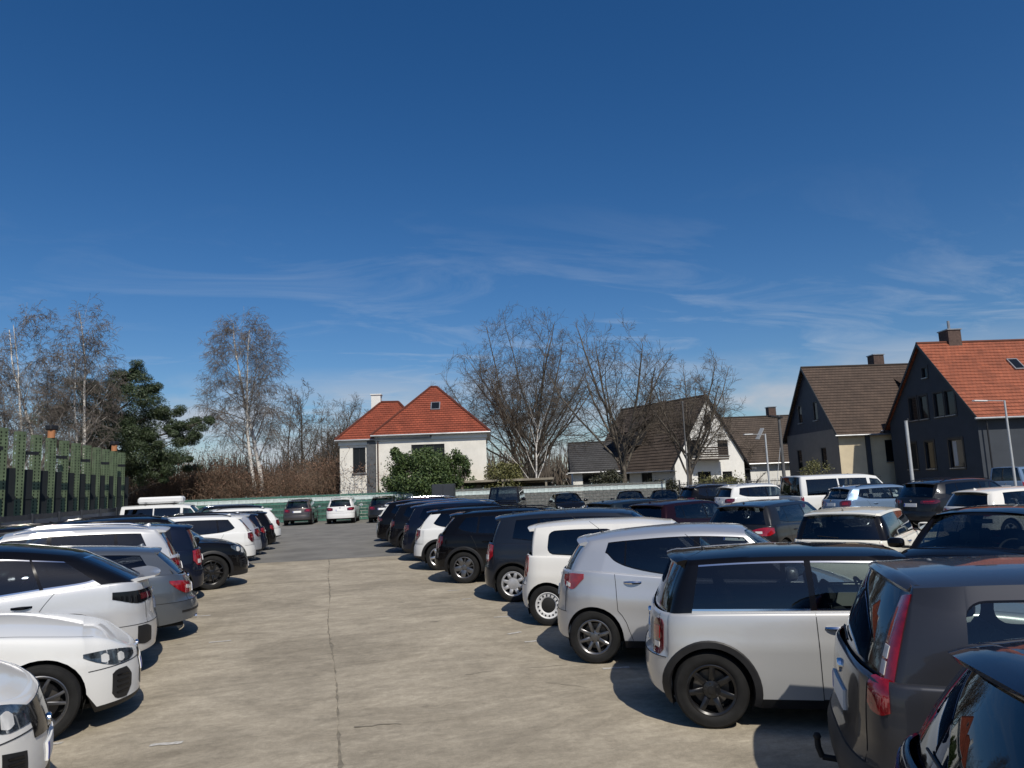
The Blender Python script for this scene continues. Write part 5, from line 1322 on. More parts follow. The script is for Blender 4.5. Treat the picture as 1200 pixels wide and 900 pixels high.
    bush(958, 570, 47, 3.0, 2.6, 18, 'yellowish bare shrub before the brown-roofed house', LF_OLIVE, 3500, .06)
    # bramble thicket behind the green fence: one uncountable mass
    rg = np.random.default_rng(8); segs = []; P0 = []
    for i in range(5200):
        f = rg.random(); x = -15+27*f; y = 57.5-.33*x+rg.random()*7.5; top = 4.7+.9*math.sin(x*.55)+.7*math.sin(x*1.4+1)+rg.normal(0, .5)-(1.4 if x > 5 else 0)-(.12*max(0, x+2))
        b_ = np.array([x, y, 0.]); d = np.array([rg.normal(0, .28), rg.normal(0, .28), 1.]); ln = max(1.2, top*(.55+.5*rg.random()))
        m1 = b_+d*ln*.5+rg.normal(0, .15, 3); m2 = m1+(d+np.array([rg.normal(0, .5), rg.normal(0, .5), -.2]))*ln*.42
        segs += [(b_, m1, .022, .015), (m1, m2, .015, .008)]
        for q in range(3):
            s0 = m1+(m2-m1)*rg.random(); segs.append((s0, s0+rg.normal(0, .42, 3)+np.array([0, 0, .22]), .010, .006))
        P0.append(m2); P0.append(m1)
    me = seg_mesh('bramble_thicket', segs, [bark_mat('bramble_stems', (.10, .068, .045), (.20, .14, .095), (1, 1, 1), .6)], 3)
    th = link('bramble_thicket', me); tag(th, 'brown leafless bramble thicket behind the green fence', 'thicket', kind='stuff')
    lf = leaf_cloud('dry_leaves', P0, [.65]*len(P0), 110000, .06, [LF_BROWN], 19); tag(lf, 'dry brown leaves hanging in the bramble thicket', 'leaves', kind='stuff')
    # far wood, only a low band between the houses
    rg = np.random.default_rng(18); segs = []
    for i in range(2600):
        x = -150+420*rg.random(); y = 150+rg.random()*30-.2*x; h = 6+5*rg.random(); b_ = np.array([x, y, 0.]); 
        for q in range(5):
            e = b_+np.array([rg.normal(0, 1.6), rg.normal(0, 1.6), h*(.6+.5*rg.random())]); segs.append((b_+(e-b_)*.3*(q > 0), e, .12, .05))
    fw = link('far_wood', seg_mesh('far_wood', segs, [B_TWIG], 3)); tag(fw, 'far bare wood beyond the houses', 'wood', kind='stuff')
    lc = [(-150+420*rg.random(), 0, 0) for i in range(400)]; lc = [(c_[0], 165-.2*c_[0], 1.5+3*rg.random()) for c_ in lc]
    fl = leaf_cloud('far_undergrowth', lc, [4.0]*len(lc), 16000, .55, [LF_DARK], 20); tag(fl, 'dark undergrowth of the far wood', 'undergrowth', kind='stuff')
vegetation()
# ------------------------------------------------------------------ buildings
M_GLASSW = plain('house_window_glass', (.010, .012, .015), .06, spec=.25)
M_CURT = plain('curtain', (.45, .44, .42), .8)
M_FRAMEW = plain('window_frame_white', (.62, .62, .60), .4); M_FRAMED = plain('window_frame_dark', (.012, .012, .014), .5)
M_ZINC = plain('zinc', (.34, .35, .36), .4, metal=.6, noise=.2, nscale=2)
M_FASCIA = plain('fascia_white', (.70, .70, .67), .6, noise=.08, nscale=2)
def render_mat(name, col, amt=.12): return plain(name, col, .9, noise=amt, nscale=1.1, bump=.35, bscale=30)
def tile_mat(name, col, amt=.16):
    m, n, l, b = new_mat(name); t = n.new('ShaderNodeTexCoord')
    br = n.new('ShaderNodeTexBrick'); br.inputs['Scale'].default_value = 1.0; br.inputs['Brick Width'].default_value = .30; br.inputs['Row Height'].default_value = .34; br.inputs['Mortar Size'].default_value = .012
    br.inputs['Color1'].default_value = (*[c*(1-amt) for c in col], 1); br.inputs['Color2'].default_value = (*[c*(1+amt*.5) for c in col], 1); br.inputs['Mortar'].default_value = (*[c*.35 for c in col], 1)
    uv = n.new('ShaderNodeUVMap'); l.new(uv.outputs[0], br.inputs['Vector'])
    nz = n.new('ShaderNodeTexNoise'); nz.inputs['Scale'].default_value = .9; nz.inputs['Detail'].default_value = 6; l.new(t.outputs['Object'], nz.inputs['Vector'])
    rp = n.new('ShaderNodeValToRGB'); rp.color_ramp.elements[0].position = .3; rp.color_ramp.elements[1].position = .7; rp.color_ramp.elements[0].color = (.62, .60, .58, 1); rp.color_ramp.elements[1].color = (1.1, 1.1, 1.1, 1); l.new(nz.outputs['Fac'], rp.inputs[0])
    mx = n.new('ShaderNodeMixRGB'); mx.blend_type = 'MULTIPLY'; mx.inputs[0].default_value = .8; l.new(br.outputs['Color'], mx.inputs[1]); l.new(rp.outputs[0], mx.inputs[2]); l.new(mx.outputs[0], b.inputs['Base Color']); b.inputs['Roughness'].default_value = .8
    return m
T_RED = tile_mat('roof_tile_red', (.29, .066, .032)); T_ORANGE = tile_mat('roof_tile_orange', (.31, .088, .042)); T_BROWN = tile_mat('roof_tile_brown', (.082, .054, .038)); T_GREY = tile_mat('roof_tile_grey', (.088, .066, .050)); T_SLATE = tile_mat('roof_tile_slate', (.060, .060, .062))
M_BRICKC = plain('chimney_brick', (.085, .055, .045), .85, noise=.4, nscale=6)

def clip_poly(poly, f):
    out = []
    for i in range(len(poly)):
        a, b = poly[i], poly[(i+1) % len(poly)]; fa, fb = f(a), f(b)
        if fa >= 0: out.append(a)
        if (fa >= 0) != (fb >= 0):
            t = fa/(fa-fb); out.append((a[0]+(b[0]-a[0])*t, a[1]+(b[1]-a[1])*t))
    return out
def wall_panel(mb, P0, U, width, zb, zt, holes=(), gable=None, reveal=.14, band=None):
    """flat wall with real openings; U unit vector along the wall, outward normal = (U.y,-U.x); gable=(z_eave, z_ridge); band: (z, material index) above z"""
    nx, ny = U[1], -U[0]
    us = sorted({0., width, *(h[0] for h in holes), *(h[1] for h in holes), *((width/2,) if gable else ())}); ztop = gable[1] if gable else zt
    zs = sorted({zb, ztop, *(h[2] for h in holes), *(h[3] for h in holes), *((gable[0],) if gable else ()), *((band[0],) if band else ())})
    W3 = lambda u, z, d=0.: (P0[0]+U[0]*u-nx*d, P0[1]+U[1]*u-ny*d, z)
    for i in range(len(us)-1):
        for j in range(len(zs)-1):
            uc, zc_ = (us[i]+us[i+1])/2, (zs[j]+zs[j+1])/2
            if any(h[0] < uc < h[1] and h[2] < zc_ < h[3] for h in holes): continue
            poly = [(us[i], zs[j]), (us[i+1], zs[j]), (us[i+1], zs[j+1]), (us[i], zs[j+1])]
            if gable:
                k = (gable[1]-gable[0])/(width/2)
                poly = clip_poly(poly, lambda q: gable[0]+k*q[0]-q[1]); 
                if len(poly) > 2: poly = clip_poly(poly, lambda q: gable[0]+k*(width-q[0])-q[1])
                if len(poly) < 3: continue
            mb.add([W3(*q) for q in poly], [tuple(range(len(poly)))], band[1] if band and zc_ > band[0] else 0)
    for h in holes:
        c = [(h[0], h[2]), (h[1], h[2]), (h[1], h[3]), (h[0], h[3])]
        for a, b in zip(c, c[1:]+c[:1]): mb.add([W3(*a), W3(*b), W3(*b, reveal), W3(*a, reveal)], [(0, 1, 2, 3)])
def window(parent, P0, U, h, frame, mull=1, reveal=.12, curtain=False, surround=None, shutter=None):
    nx, ny = U[1], -U[0]; rz = math.atan2(U[1], U[0]); w, hh = h[1]-h[0], h[3]-h[2]; uc, zc_ = (h[0]+h[1])/2, (h[2]+h[3])/2
    cx, cy = P0[0]+U[0]*uc-nx*(reveal-.03), P0[1]+U[1]*uc-ny*(reveal-.03); mt = Matrix.Rotation(rz, 3, 'Z')
    mb = MB(); fw = .07
    def bar(u, z, du, dz, d=.06, o=0.0):
        v = mt @ Vector((u, o, z)); mb.box((cx+v.x, cy+v.y, zc_+v.z), (du, d, dz), rot=mt)
    bar(0, hh/2-fw/2, w, fw); bar(0, -hh/2+fw/2, w, fw); bar(-w/2+fw/2, 0, fw, hh-2*fw); bar(w/2-fw/2, 0, fw, hh-2*fw)
    for i in range(1, mull+1): bar(-w/2+w*i/(mull+1), 0, .06, hh-2*fw, .055)
    fr = mb.obj('window', frame, parent)
    pm = MB()
    v = mt @ Vector((0, .02, 0)); pm.box((cx+v.x, cy+v.y, zc_), (w-.08, .02, hh-.08), rot=mt); pm.obj('pane', M_GLASSW, fr)
    sb = MB(); v = mt @ Vector((0, -reveal*.55-.03, 0)); sb.box((cx+v.x, cy+v.y, h[2]-.035), (w+.12, reveal+.12, .05), rot=mt); sb.obj('sill', M_ZINC, fr)
    if curtain:
        cm = MB(); v = mt @ Vector((-w*.18, .035, 0)); v2 = mt @ Vector((-w*.18, .006, 0)); cm.box((cx+v2.x, cy+v2.y, zc_), (w*.28, .004, hh-.25), rot=mt); cm.obj('curtain', M_CURT, fr)
    if surround:
        s2 = MB()
        for (u, z, du, dz) in ((0, hh/2+.07, w+.28, .14), (0, -hh/2-.09, w+.28, .10), (-w/2-.07, 0, .14, hh), (w/2+.07, 0, .14, hh)):
            q = mt @ Vector((u, -(reveal-.03)-.015, z)); s2.box((cx+q.x, cy+q.y, zc_+q.z), (du, .05, dz), rot=mt)
        s2.obj('surround', surround, fr)
def roof_plane(mb, a, b, c, d, course=.34, th=.05, uvs=None):
    """tiled plane built course by course; a,b eave corners, d,c ridge corners (a->d and b->c run up the slope)"""
    a, b, c, d = map(Vector, (a, b, c, d)); n = max(3, int(((d-a).length+(c-b).length)/2/course)); nrm = (b-a).cross(d-a).normalized()
    if nrm.z < 0: nrm = -nrm
    for i in range(n):
        f0, f1 = i/n, (i+1)/n; p0, q0 = a+(d-a)*f0, b+(c-b)*f0; p1, q1 = a+(d-a)*f1, b+(c-b)*f1
        lo = nrm*th; vs = [p0+lo, q0+lo, q1+nrm*.008, p1+nrm*.008, p0, q0]
        mb.add(vs, [(0, 1, 2, 3), (4, 5, 1, 0)])
        s0, l0, l1 = f0*(d-a).length, (q0-p0).length, (q1-p1).length; off = (p1-p0).dot((b-a).normalized()); h_ = (p1-p0).length
        x0 = (p0-a).dot((b-a).normalized())
        uvs.append([(x0, s0), (x0+l0, s0), (x0+off+l1, s0+h_), (x0+off, s0+h_)]); uvs.append([(x0, s0-.05), (x0+l0, s0-.05), (x0+l0, s0), (x0, s0)])
def finish_roof(mb, uvs, mat, parent, name='roof', under=True):
    me = mb.mesh(name, [mat]); ul = me.uv_layers.new(name='UVMap')
    k = 0
    for p, uv in zip(me.polygons, uvs):
        for li, q in zip(p.loop_indices, uv): ul.data[li].uv = q
    return link(name, me, parent)
class House:
    def __init__(s, name, label, origin, rz, lx, ly, ze, zr, wall, roofm, hip=False, over=.45, gab_over=.25, wall2=None, bandz=None, base=-.05):
        s.root = empty(name, (origin[0], origin[1], 0), rz); tag(s.root, label, 'house'); s.lx, s.ly, s.ze, s.zr = lx, ly, ze, zr; s.wall, s.wall2, s.bandz, s.base = wall, wall2, bandz, base
        s.hip = hip; s.over = over; s.go = gab_over; s.holes = {'S': [], 'N': [], 'W': [], 'E': []}; s.roofm = roofm; s.wins = []; s.gwall = None
    def frame(s, f):
        x, y = s.lx/2, s.ly/2
        return {'S': ((-x, -y), (1, 0), s.lx), 'E': ((x, -y), (0, 1), s.ly), 'N': ((x, y), (-1, 0), s.lx), 'W': ((-x, y), (0, -1), s.ly)}[f]
    def win(s, f, u, z, w, h, frame=None, **kw):
        hh = (u-w/2, u+w/2, z-h/2, z+h/2); s.holes[f].append(hh); s.wins.append((f, hh, frame or M_FRAMEW, kw))
    def build(s):
        for f in 'SENW':
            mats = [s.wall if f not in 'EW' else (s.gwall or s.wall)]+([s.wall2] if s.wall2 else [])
            P0, U, w = s.frame(f); mb = MB(); gb = (s.ze, s.zr-.12) if (f in 'EW' and not s.hip) else None
            wall_panel(mb, P0, U, w, s.base, s.ze, s.holes[f], gb, band=(s.bandz, 1) if s.bandz and f in 'EW' else None)
            mb.obj('wall', mats, s.root)
        for f, hh, fr, kw in s.wins:
            P0, U, w = s.frame(f); window(s.root, P0, U, hh, fr, **kw)
        dk = MB(); dk.box((0, 0, s.ze/2-.3), (s.lx-.7, s.ly-.7, s.ze-.7)); dk.obj('core', M_SHUT, s.root)   # rooms behind the panes
        x, y, o = s.lx/2, s.ly/2, s.over; mb = MB(); uv = []
        k = (s.zr-s.ze)/y; zo = s.ze-k*o
        if not s.hip:
            gx = x+s.go
            roof_plane(mb, (-gx, -y-o, zo), (gx, -y-o, zo), (gx, 0, s.zr), (-gx, 0, s.zr), uvs=uv); roof_plane(mb, (gx, y+o, zo), (-gx, y+o, zo), (-gx, 0, s.zr), (gx, 0, s.zr), uvs=uv)
            s.roof_o = finish_roof(mb, uv, s.roofm, s.root)
            bb = MB()
            for sx in (-1, 1):
                for sy in (-1, 1):
                    bb.add([(sx*(gx+.03), sy*(y+o), zo-.18), (sx*(gx+.03), sy*(y+o), zo+.07), (sx*(gx+.03), 0, s.zr+.07), (sx*(gx+.03), 0, s.zr-.20), (sx*(gx-.02), sy*(y+o), zo-.18), (sx*(gx-.02), sy*(y+o), zo+.07), (sx*(gx-.02), 0, s.zr+.07), (sx*(gx-.02), 0, s.zr-.20)], [(0, 1, 2, 3), (7, 6, 5, 4), (0, 3, 7, 4), (1, 5, 6, 2), (0, 4, 5, 1)])
            bb.obj('barge_board', M_FRAMED, s.roof_o)
            rd = MB().tube((-gx, 0, s.zr+.03), (gx, 0, s.zr+.03), .11, n=8); rd.obj('ridge', s.roofm, s.roof_o)
        else:
            hx = x-s.hip; A, B, C, D_ = (-x-o, -y-o, zo), (x+o, -y-o, zo), (x+o, y+o, zo), (-x-o, y+o, zo); R0, R1 = (-hx, 0, s.zr), (hx, 0, s.zr)
            roof_plane(mb, A, B, R1, R0, uvs=uv); roof_plane(mb, C, D_, R0, R1, uvs=uv); roof_plane(mb, B, C, R1, R1, uvs=uv); roof_plane(mb, D_, A, R0, R0, uvs=uv)
            s.roof_o = finish_roof(mb, uv, s.roofm, s.root)
            rd = MB()
            for a, b in ((A, R0), (D_, R0), (B, R1), (C, R1), (R0, R1)):
                if (Vector(a)-Vector(b)).length > .05: rd.tube((a[0], a[1], a[2]+.06), (b[0], b[1], b[2]+.04), .10, n=6)
            rd.obj('ridge', s.roofm, s.roof_o)
        # soffit and gutters
        sf = MB()
        for sy in (-1, 1): sf.box((0, sy*(y+o/2), zo-.03), (s.lx+2*(o if s.hip else s.go)-.02, o, .05))
        if s.hip:
            for sx in (-1, 1): sf.box((sx*(x+o/2), 0, zo-.031), (o, s.ly-.02, .05))
        sf.obj('soffit', M_FASCIA if s.hip else M_FRAMED, s.root)
        for sy in (-1, 1): MB().tube((-x-o, sy*(y+o+.05), zo+.0), (x+o, sy*(y+o+.05), zo+.0), .075, n=8).obj('gutter', M_ZINC, s.root)
        if s.hip:
            fb = MB()
            for sy in (-1, 1): fb.box((0, sy*(y+.06), zo-.22), (s.lx+.12, .10, .30))
            for sx in (-1, 1): fb.box((sx*(x+.06), 0, zo-.22), (.10, s.ly-.02, .30))
            fb.obj('frieze', M_FASCIA, s.root)
    def chimney(s, x, y, z0, z1, w, mat, flue=False):
        mb = MB().box((x, y, (z0+z1)/2), (w, w*1.15, z1-z0)); c = mb.obj('chimney', mat, s.root)
        MB().box((x, y, z1+.04), (w+.14, w*1.15+.14, .08)).obj('chimney_cap', M_ZINC if mat is not M_FASCIA else M_FASCIA, c)
        if flue: MB().tube((x, y, z1), (x, y, z1+.8), .10, n=10).obj('flue', M_ZINC, c)
    def skylight(s, x, f, w=.8, h=1.1):
        y, o = s.ly/2, s.over; k = (s.zr-s.ze)/y; yy = -y*(1-f); z = s.zr-k*abs(yy); an = math.atan(k); c = Vector((x, yy, z))+Vector((0, -math.sin(an), math.cos(an)))*.10
        r_ = (an, 0, 0); fr = MB().box(c, (w, h, .10), rot=r_).obj('roof_window', M_ZINC, s.root); c2 = c+Vector((0, -math.sin(an), math.cos(an)))*.052
        MB().box(c2, (w-.16, h-.16, .01), rot=r_).obj('pane', M_GLASSW, fr)

def buildings():
    # white house with red hipped roof
    rz = R(-12.5); ux = (math.cos(rz), math.sin(rz)); uy = (-math.sin(rz), math.cos(rz))
    cr_ = (12.0, 53.8); lx, ly = 8.3, 8.6
    oc = (cr_[0]-ux[0]*lx/2+uy[0]*ly/2, cr_[1]-ux[1]*lx/2+uy[1]*ly/2)
    W_ = render_mat('white_render', (.74, .71, .64), .10)
    h = House('white_house', 'white rendered house with red hipped roof behind the evergreen bush', oc, rz, lx, ly, 6.35, 10.2, W_, T_RED, hip=3.9, over=.35)
    h.win('S', 3.9, 4.55, 2.5, 1.5, M_FRAMED, mull=2)
    h.build(); h.skylight(.25, .52, .75, 1.0)
    MB().tube((-4.0, -4.36, -.05), (-4.0, -4.36, 6.0), .055, n=8).obj('downpipe', M_BRICKC, h.root)
    # satellite dish on the front wall
    mb = MB(); rows = []
    for i in range(7):
        rr = .62*i/6; rows.append([(rr*math.cos(a_), -.16+.16*(rr/.62)**2*0+.10*(rr/.62)**2, rr*math.sin(a_)) for a_ in np.linspace(0, 2*math.pi, 21)])
    mb.grid(rows); mb.v = [(p[0]-2.3, p[1]-4.75, p[2]+3.4) for p in mb.v]; mb.tube((-2.3, -4.30, 3.4), (-2.3, -4.9, 3.4), .03, n=6); mb.tube((-2.3, -4.85, 3.0), (-2.25, -5.35, 3.35), .02, n=5)
    mb.obj('satellite_dish', plain('dish_grey', (.16, .17, .18), .5), h.root)
    # left wing, a little set back, with its own roof
    lx2 = 6.6; ox2 = lx/2+2.75-lx2/2; o2 = (oc[0]-ux[0]*ox2-uy[0]*.22, oc[1]-ux[1]*ox2-uy[1]*.22)
    h2 = House('house_wing', 'narrow left wing of the white house with chimney and dark window', o2, rz, lx2, ly-.9, 6.05, 9.05, W_, T_RED, hip=2.6, over=.33)
    h2.win('S', 1.45, 4.3, .95, 1.9, M_FRAMED, mull=1); h2.build(); h2.chimney(-1.1, .3, 7.6, 9.7, .75, M_FASCIA)
    MB().box((-.90, -3.97, 3.0), (.62, .22, 5.7)).obj('slate_pier', plain('slate_grey', (.085, .09, .095), .7, noise=.3, nscale=3), h2.root)
    # dark house with orange tiles
    rz = R(-12); ux = (math.cos(rz), math.sin(rz)); ap = (43.85, 44.5); lx = 15.0
    DK = render_mat('anthracite_render', (.042, .050, .062), .12)
    h = House('dark_house', 'anthracite gabled house with bright orange tiled roof at the right edge', (ap[0]+ux[0]*lx/2, ap[1]+ux[1]*lx/2), rz, lx, 10.4, 5.75, 11.4, DK, T_ORANGE, over=.5, gab_over=.3)
    for u, w in ((3.45, .95), (4.75, .95), (6.6, 1.05), (7.85, 1.05)): h.win('W', 10.4-u if False else u, 6.6, w, 1.75, M_FRAMED, mull=0, surround=M_FRAMED)
    h.win('W', 5.35, 9.15, .6, .75, M_FRAMED, mull=0, surround=M_FRAMED)
    for u, w in ((2.6, 1.25), (4.9, 1.05), (7.9, 1.5)): h.win('W', u, 3.0, w, 2.0, M_FRAMED, mull=0, surround=M_FRAMED, curtain=(u > 7))
    h.win('S', 5.0, 3.0, 1.4, 1.6, M_FRAMED)
    h.build(); h.chimney(-4.9, .3, 10.6, 12.35, 1.0, M_BRICKC, True); h.skylight(-1.8, .62, .8, 1.2); h.skylight(.6, .80, .7, .6)
    mb = MB(); rows = []
    for i in range(6):
        rr = .5*i/5; rows.append([(rr*math.cos(a_), .14*(rr/.5)**2-.1, rr*math.sin(a_)) for a_ in np.linspace(0, 2*math.pi, 17)])
    mb.grid(rows); mb.v = [(p[0]+1.6, p[1]-.5, p[2]+11.9) for p in mb.v]; mb.tube((1.6, -.3, 10.9), (1.6, -.3, 12.6), .03, n=6); mb.obj('satellite_dish', plain('dish_grey', (.16, .17, .18), .5), h.root)
    MB().tube((-lx/2+.4, -5.55, -.05), (-lx/2+.4, -5.55, 5.2), .055, n=8).obj('downpipe', M_FRAMED, h.root)
    # brown-roofed house
    ap = (42.4, 56.35); lx = 16.0
    h = House('brown_roof_house', 'house with brown tiled roof, slate gable and sunlit cream front wall', (ap[0]+ux[0]*lx/2, ap[1]+ux[1]*lx/2), rz, lx, 10.0, 5.55, 11.5, render_mat('cream_render', (.62, .53, .37), .10), T_BROWN, over=.5, gab_over=.3, wall2=plain('slate_shingle', (.028, .032, .045), .6, noise=.3, nscale=3, bump=.4, bscale=14), bandz=5.6)
    h.gwall = render_mat('shaded_gable_render', (.20, .185, .165), .10)  # lower gable colour darkened to hold the shade on that side
    for u in (3.3, 6.4): h.win('W', u, 7.4, .8, 1.6, M_FRAMED, mull=0)
    for u in (2.4, 7.2): h.win('W', u, 3.2, 1.0, 1.9, M_FRAMED, mull=0)
    h.win('S', 5.2, 3.6, 2.6, 1.8, M_FRAMED, mull=2); h.win('S', 11, 3.6, 1.8, 1.9, M_FRAMED)
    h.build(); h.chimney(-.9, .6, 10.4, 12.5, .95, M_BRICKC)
    MB().box((-5.6, -5.12, 2.7), (.34, .22, 5.2)).obj('wall_shade_strip', DK, h.root)  # dark box standing in for the narrow shadow on the cream wall
    # dormer
    dm = MB(); dm.box((1.2, -3.2, 7.3), (2.6, 2.6, 1.7)); d_ = dm.obj('dormer', M_FRAMED, h.root); uv = []; mb = MB()
    roof_plane(mb, (-.5, -4.75, 8.15), (2.9, -4.75, 8.15), (2.9, -.6, 10.4), (-.5, -.6, 10.4), uvs=uv); finish_roof(mb, uv, T_BROWN, d_, 'dormer_roof'); MB().box((.9, -4.53, 7.35), (.9, .06, .9)).obj('dormer_window', M_FRAMEW, d_)
    # white gable house
    rz = R(-75); n_ = (math.cos(rz), math.sin(rz)); ap = (33.5, 58.6); lx = 12.0
    h = House('white_gable_house', 'white house with steep gable and dark roof behind the low spreading tree', (ap[0]-n_[0]*lx/2, ap[1]-n_[1]*lx/2), rz, lx, 8.4, 3.6, 9.3, render_mat('white_render_bright', (.78, .77, .73), .08), T_GREY, over=.7, gab_over=.2)
    h.win('E', 4.2, 7.0, .8, 1.2, M_FRAMED, mull=0)
    for u in (2.5, 5.9): h.win('E', u, 4.6, 1.3, 1.4, M_FRAMED, mull=1)
    h.win('E', 3.4, 1.7, 1.6, 1.6, M_FRAMED); h.win('E', 6.2, 1.7, 1.2, 1.5, M_FRAMED)
    for u in (2.5, 5.0, 8.2): h.win('S', u, 1.9, 1.5, 1.5, M_FRAMED)
    h.build()
    bal = MB(); bal.box((lx/2+.6, -.6, 3.55), (1.2, 3.4, .14)); bo = bal.obj('balcony', plain('balcony_wood', (.05, .038, .03), .8), h.root)
    for i in range(5): MB().box((lx/2+1.17, -.6, 3.75+.2*i), (.04, 3.4, .13)).obj('board', plain('balcony_wood', (.05, .038, .03), .8), bo)
    dm = MB().box((-1.5, -2.6, 5.9), (3.4, 2.2, 1.3)).obj('dormer', M_FRAMED, h.root); uv = []; mb = MB(); roof_plane(mb, (-3.5, -4.0, 6.5), (.5, -4.0, 6.5), (.5, -.5, 8.6), (-3.5, -.5, 8.6), uvs=uv); finish_roof(mb, uv, T_GREY, dm, 'dormer_roof')
    # low roof left of it, with a white bay
    h = House('low_house', 'low grey-roofed house with white bay left of the dark conical bush', (26.9, 69.0), R(-18), 5.4, 8, 3.2, 5.9, render_mat('white_render_bright', (.78, .77, .73), .08), T_SLATE, over=.5)
    h.win('S', 1.8, 1.9, 1.8, 1.7, M_FRAMED); h.build()
    # grey roof behind, right of the gable
    h = House('grey_roof_house', 'long dark grey roof rising between the white gable and the slate gable', (46.0, 70.0), R(-14), 13, 10, 3.6, 8.3, render_mat('white_render_bright', (.78, .77, .73), .08), T_GREY, over=.5)
    h.win('S', 3, 2.2, 1.4, 1.5, M_FRAMED); h.build(); h.chimney(1.8, .3, 7.8, 9.3, .8, M_BRICKC)
buildings()

# ------------------------------------------------------------------ fences, racks, posts, shelter
def mesh_fence():
    G1 = plain('fence_green', (.020, .085, .060), .6, noise=.35, nscale=3); G2 = plain('fence_green_light', (.055, .17, .125), .55, noise=.3, nscale=2); WB = plain('fence_white_band', (.62, .70, .68), .6, noise=.15, nscale=2); ROD = plain('fence_rod', (.30, .36, .34), .5, metal=.3)
    GR = plain('gabion_grey', (.15, .145, .135), .8, noise=.4, nscale=6, bump=.6, bscale=12); DKB = plain('fence_dark', (.02, .021, .024), .6)
    def run(pts_, cols, label, nm, hgt=1.85, step=2.5):
        a = Vector((*pts_[0], 0)); b = Vector((*pts_[1], 0)); d = (b-a); n = int(d.length/step); d.normalize(); rz = math.atan2(d.y, d.x)
        root = empty(nm, a, rz); tag(root, label, 'fence')
        pan = MB(); k = 0
        courses = [(.05, .23), (.25, .43), (.45, .63), (.65, .83), (.85, 1.03), (1.05, 1.23), (1.25, 1.40), (1.42, 1.69), (1.71, 1.84)]
        for ci, (z0, z1) in enumerate(courses):
            mi = 1 if ci == 7 else (0 if (ci % 2) else 2)
            for j in range(10):        # strips woven in and out of the rods
                x0 = step*j/10; pan.box((x0+step/20, .012*(1 if (j+ci) % 2 else -1), (z0+z1)/2), (step/10-.006, .008, z1-z0), mi=mi)
        rods = MB()
        for j in range(26): rods.tube((.05+j*(step-.1)/25, -.022, .02), (.05+j*(step-.1)/25, -.022, hgt+.03), .004, n=4)
        for z in np.arange(.04, 1.9, .2): rods.tube((0, -.028, z), (step, -.028, z), .005, n=4)
        pm = pan.mesh('privacy_strips', cols); rm = rods.mesh('rods', [ROD]); po = MB().box((0, .03, hgt/2), (.06, .04, hgt+.1), bev=.006).box((0, .03, hgt+.06), (.07, .05, .02)).mesh('post', [ROD])
        for i in range(n):
            o = link('panel', pm, root, (i*step, 0, 0)); o['kind'] = 'stuff'; link('rods', rm, o)
            link('post', po, root, (i*step, 0, 0))
        link('post', po, root, (n*step, 0, 0))
    run([(-10.0, 56.4), (8.2, 50.6)], [G1, WB, G2], 'green strip-woven mesh fence with pale band behind the three parked cars', 'privacy_fence')
    run([(8.4, 50.5), (23.4, 45.7)], [GR, WB, GR], 'grey mesh fence with pale band behind the black off-roader', 'privacy_fence')
    # dark iron fence continuing right
    a = Vector((23.6, 45.6, 0)); b = Vector((38.0, 43.0, 0)); d = b-a; n = int(d.length/2.4); rz = math.atan2(d.y, d.x); root = empty('iron_fence', a, rz); tag(root, 'dark upright bar fence before the white gable house', 'fence')
    pm = MB()
    for j in range(22): pm.tube((.06+j*.108, 0, .1), (.06+j*.108, 0, 1.75), .012, n=5)
    for z in (.25, 1.6): pm.box((1.2, 0, z), (2.36, .03, .045))
    pm = pm.mesh('bars', [DKB]); po = MB().box((0, 0, .95), (.08, .08, 1.9)).mesh('post', [DKB])
    for i in range(n): link('bars', pm, root, (i*2.4, 0, 0)); link('post', po, root, (i*2.4, 0, 0))
mesh_fence()
def dark_slat_fence():
    DKF = plain('anthracite_steel', (.030, .034, .042), .5, noise=.25, nscale=2); DKG = plain('anthracite_strip', (.085, .10, .13), .55, noise=.2, nscale=2)
    root = empty('slat_fence', (-9.1, 12.0, 0), R(90)); tag(root, 'dark anthracite slat fence along the left edge below the green rack posts', 'fence')
    sm = MB().box((0, 0, .80), (.10, .012, 1.46)).mesh('slat', [DKG]); po = MB().box((0, 0, .85), (.08, .07, 1.75), bev=.008).mesh('post', [DKF]); rl = MB().box((1.25, .03, 1.62), (2.42, .04, .16)).mesh('rail', [DKF]); rl2 = MB().box((1.25, .03, .12), (2.42, .04, .08)).mesh('rail', [DKF])
    for i in range(11):
        link('post', po, root, (i*2.5, 0, 0)); link('rail', rl, root, (i*2.5, 0, 0)); link('rail', rl2, root, (i*2.5, 0, 0))
        if i < 10 or True:
            for j in range(20): link('slat', sm, root, (i*2.5+.125+j*.118, 0, 0))
dark_slat_fence()
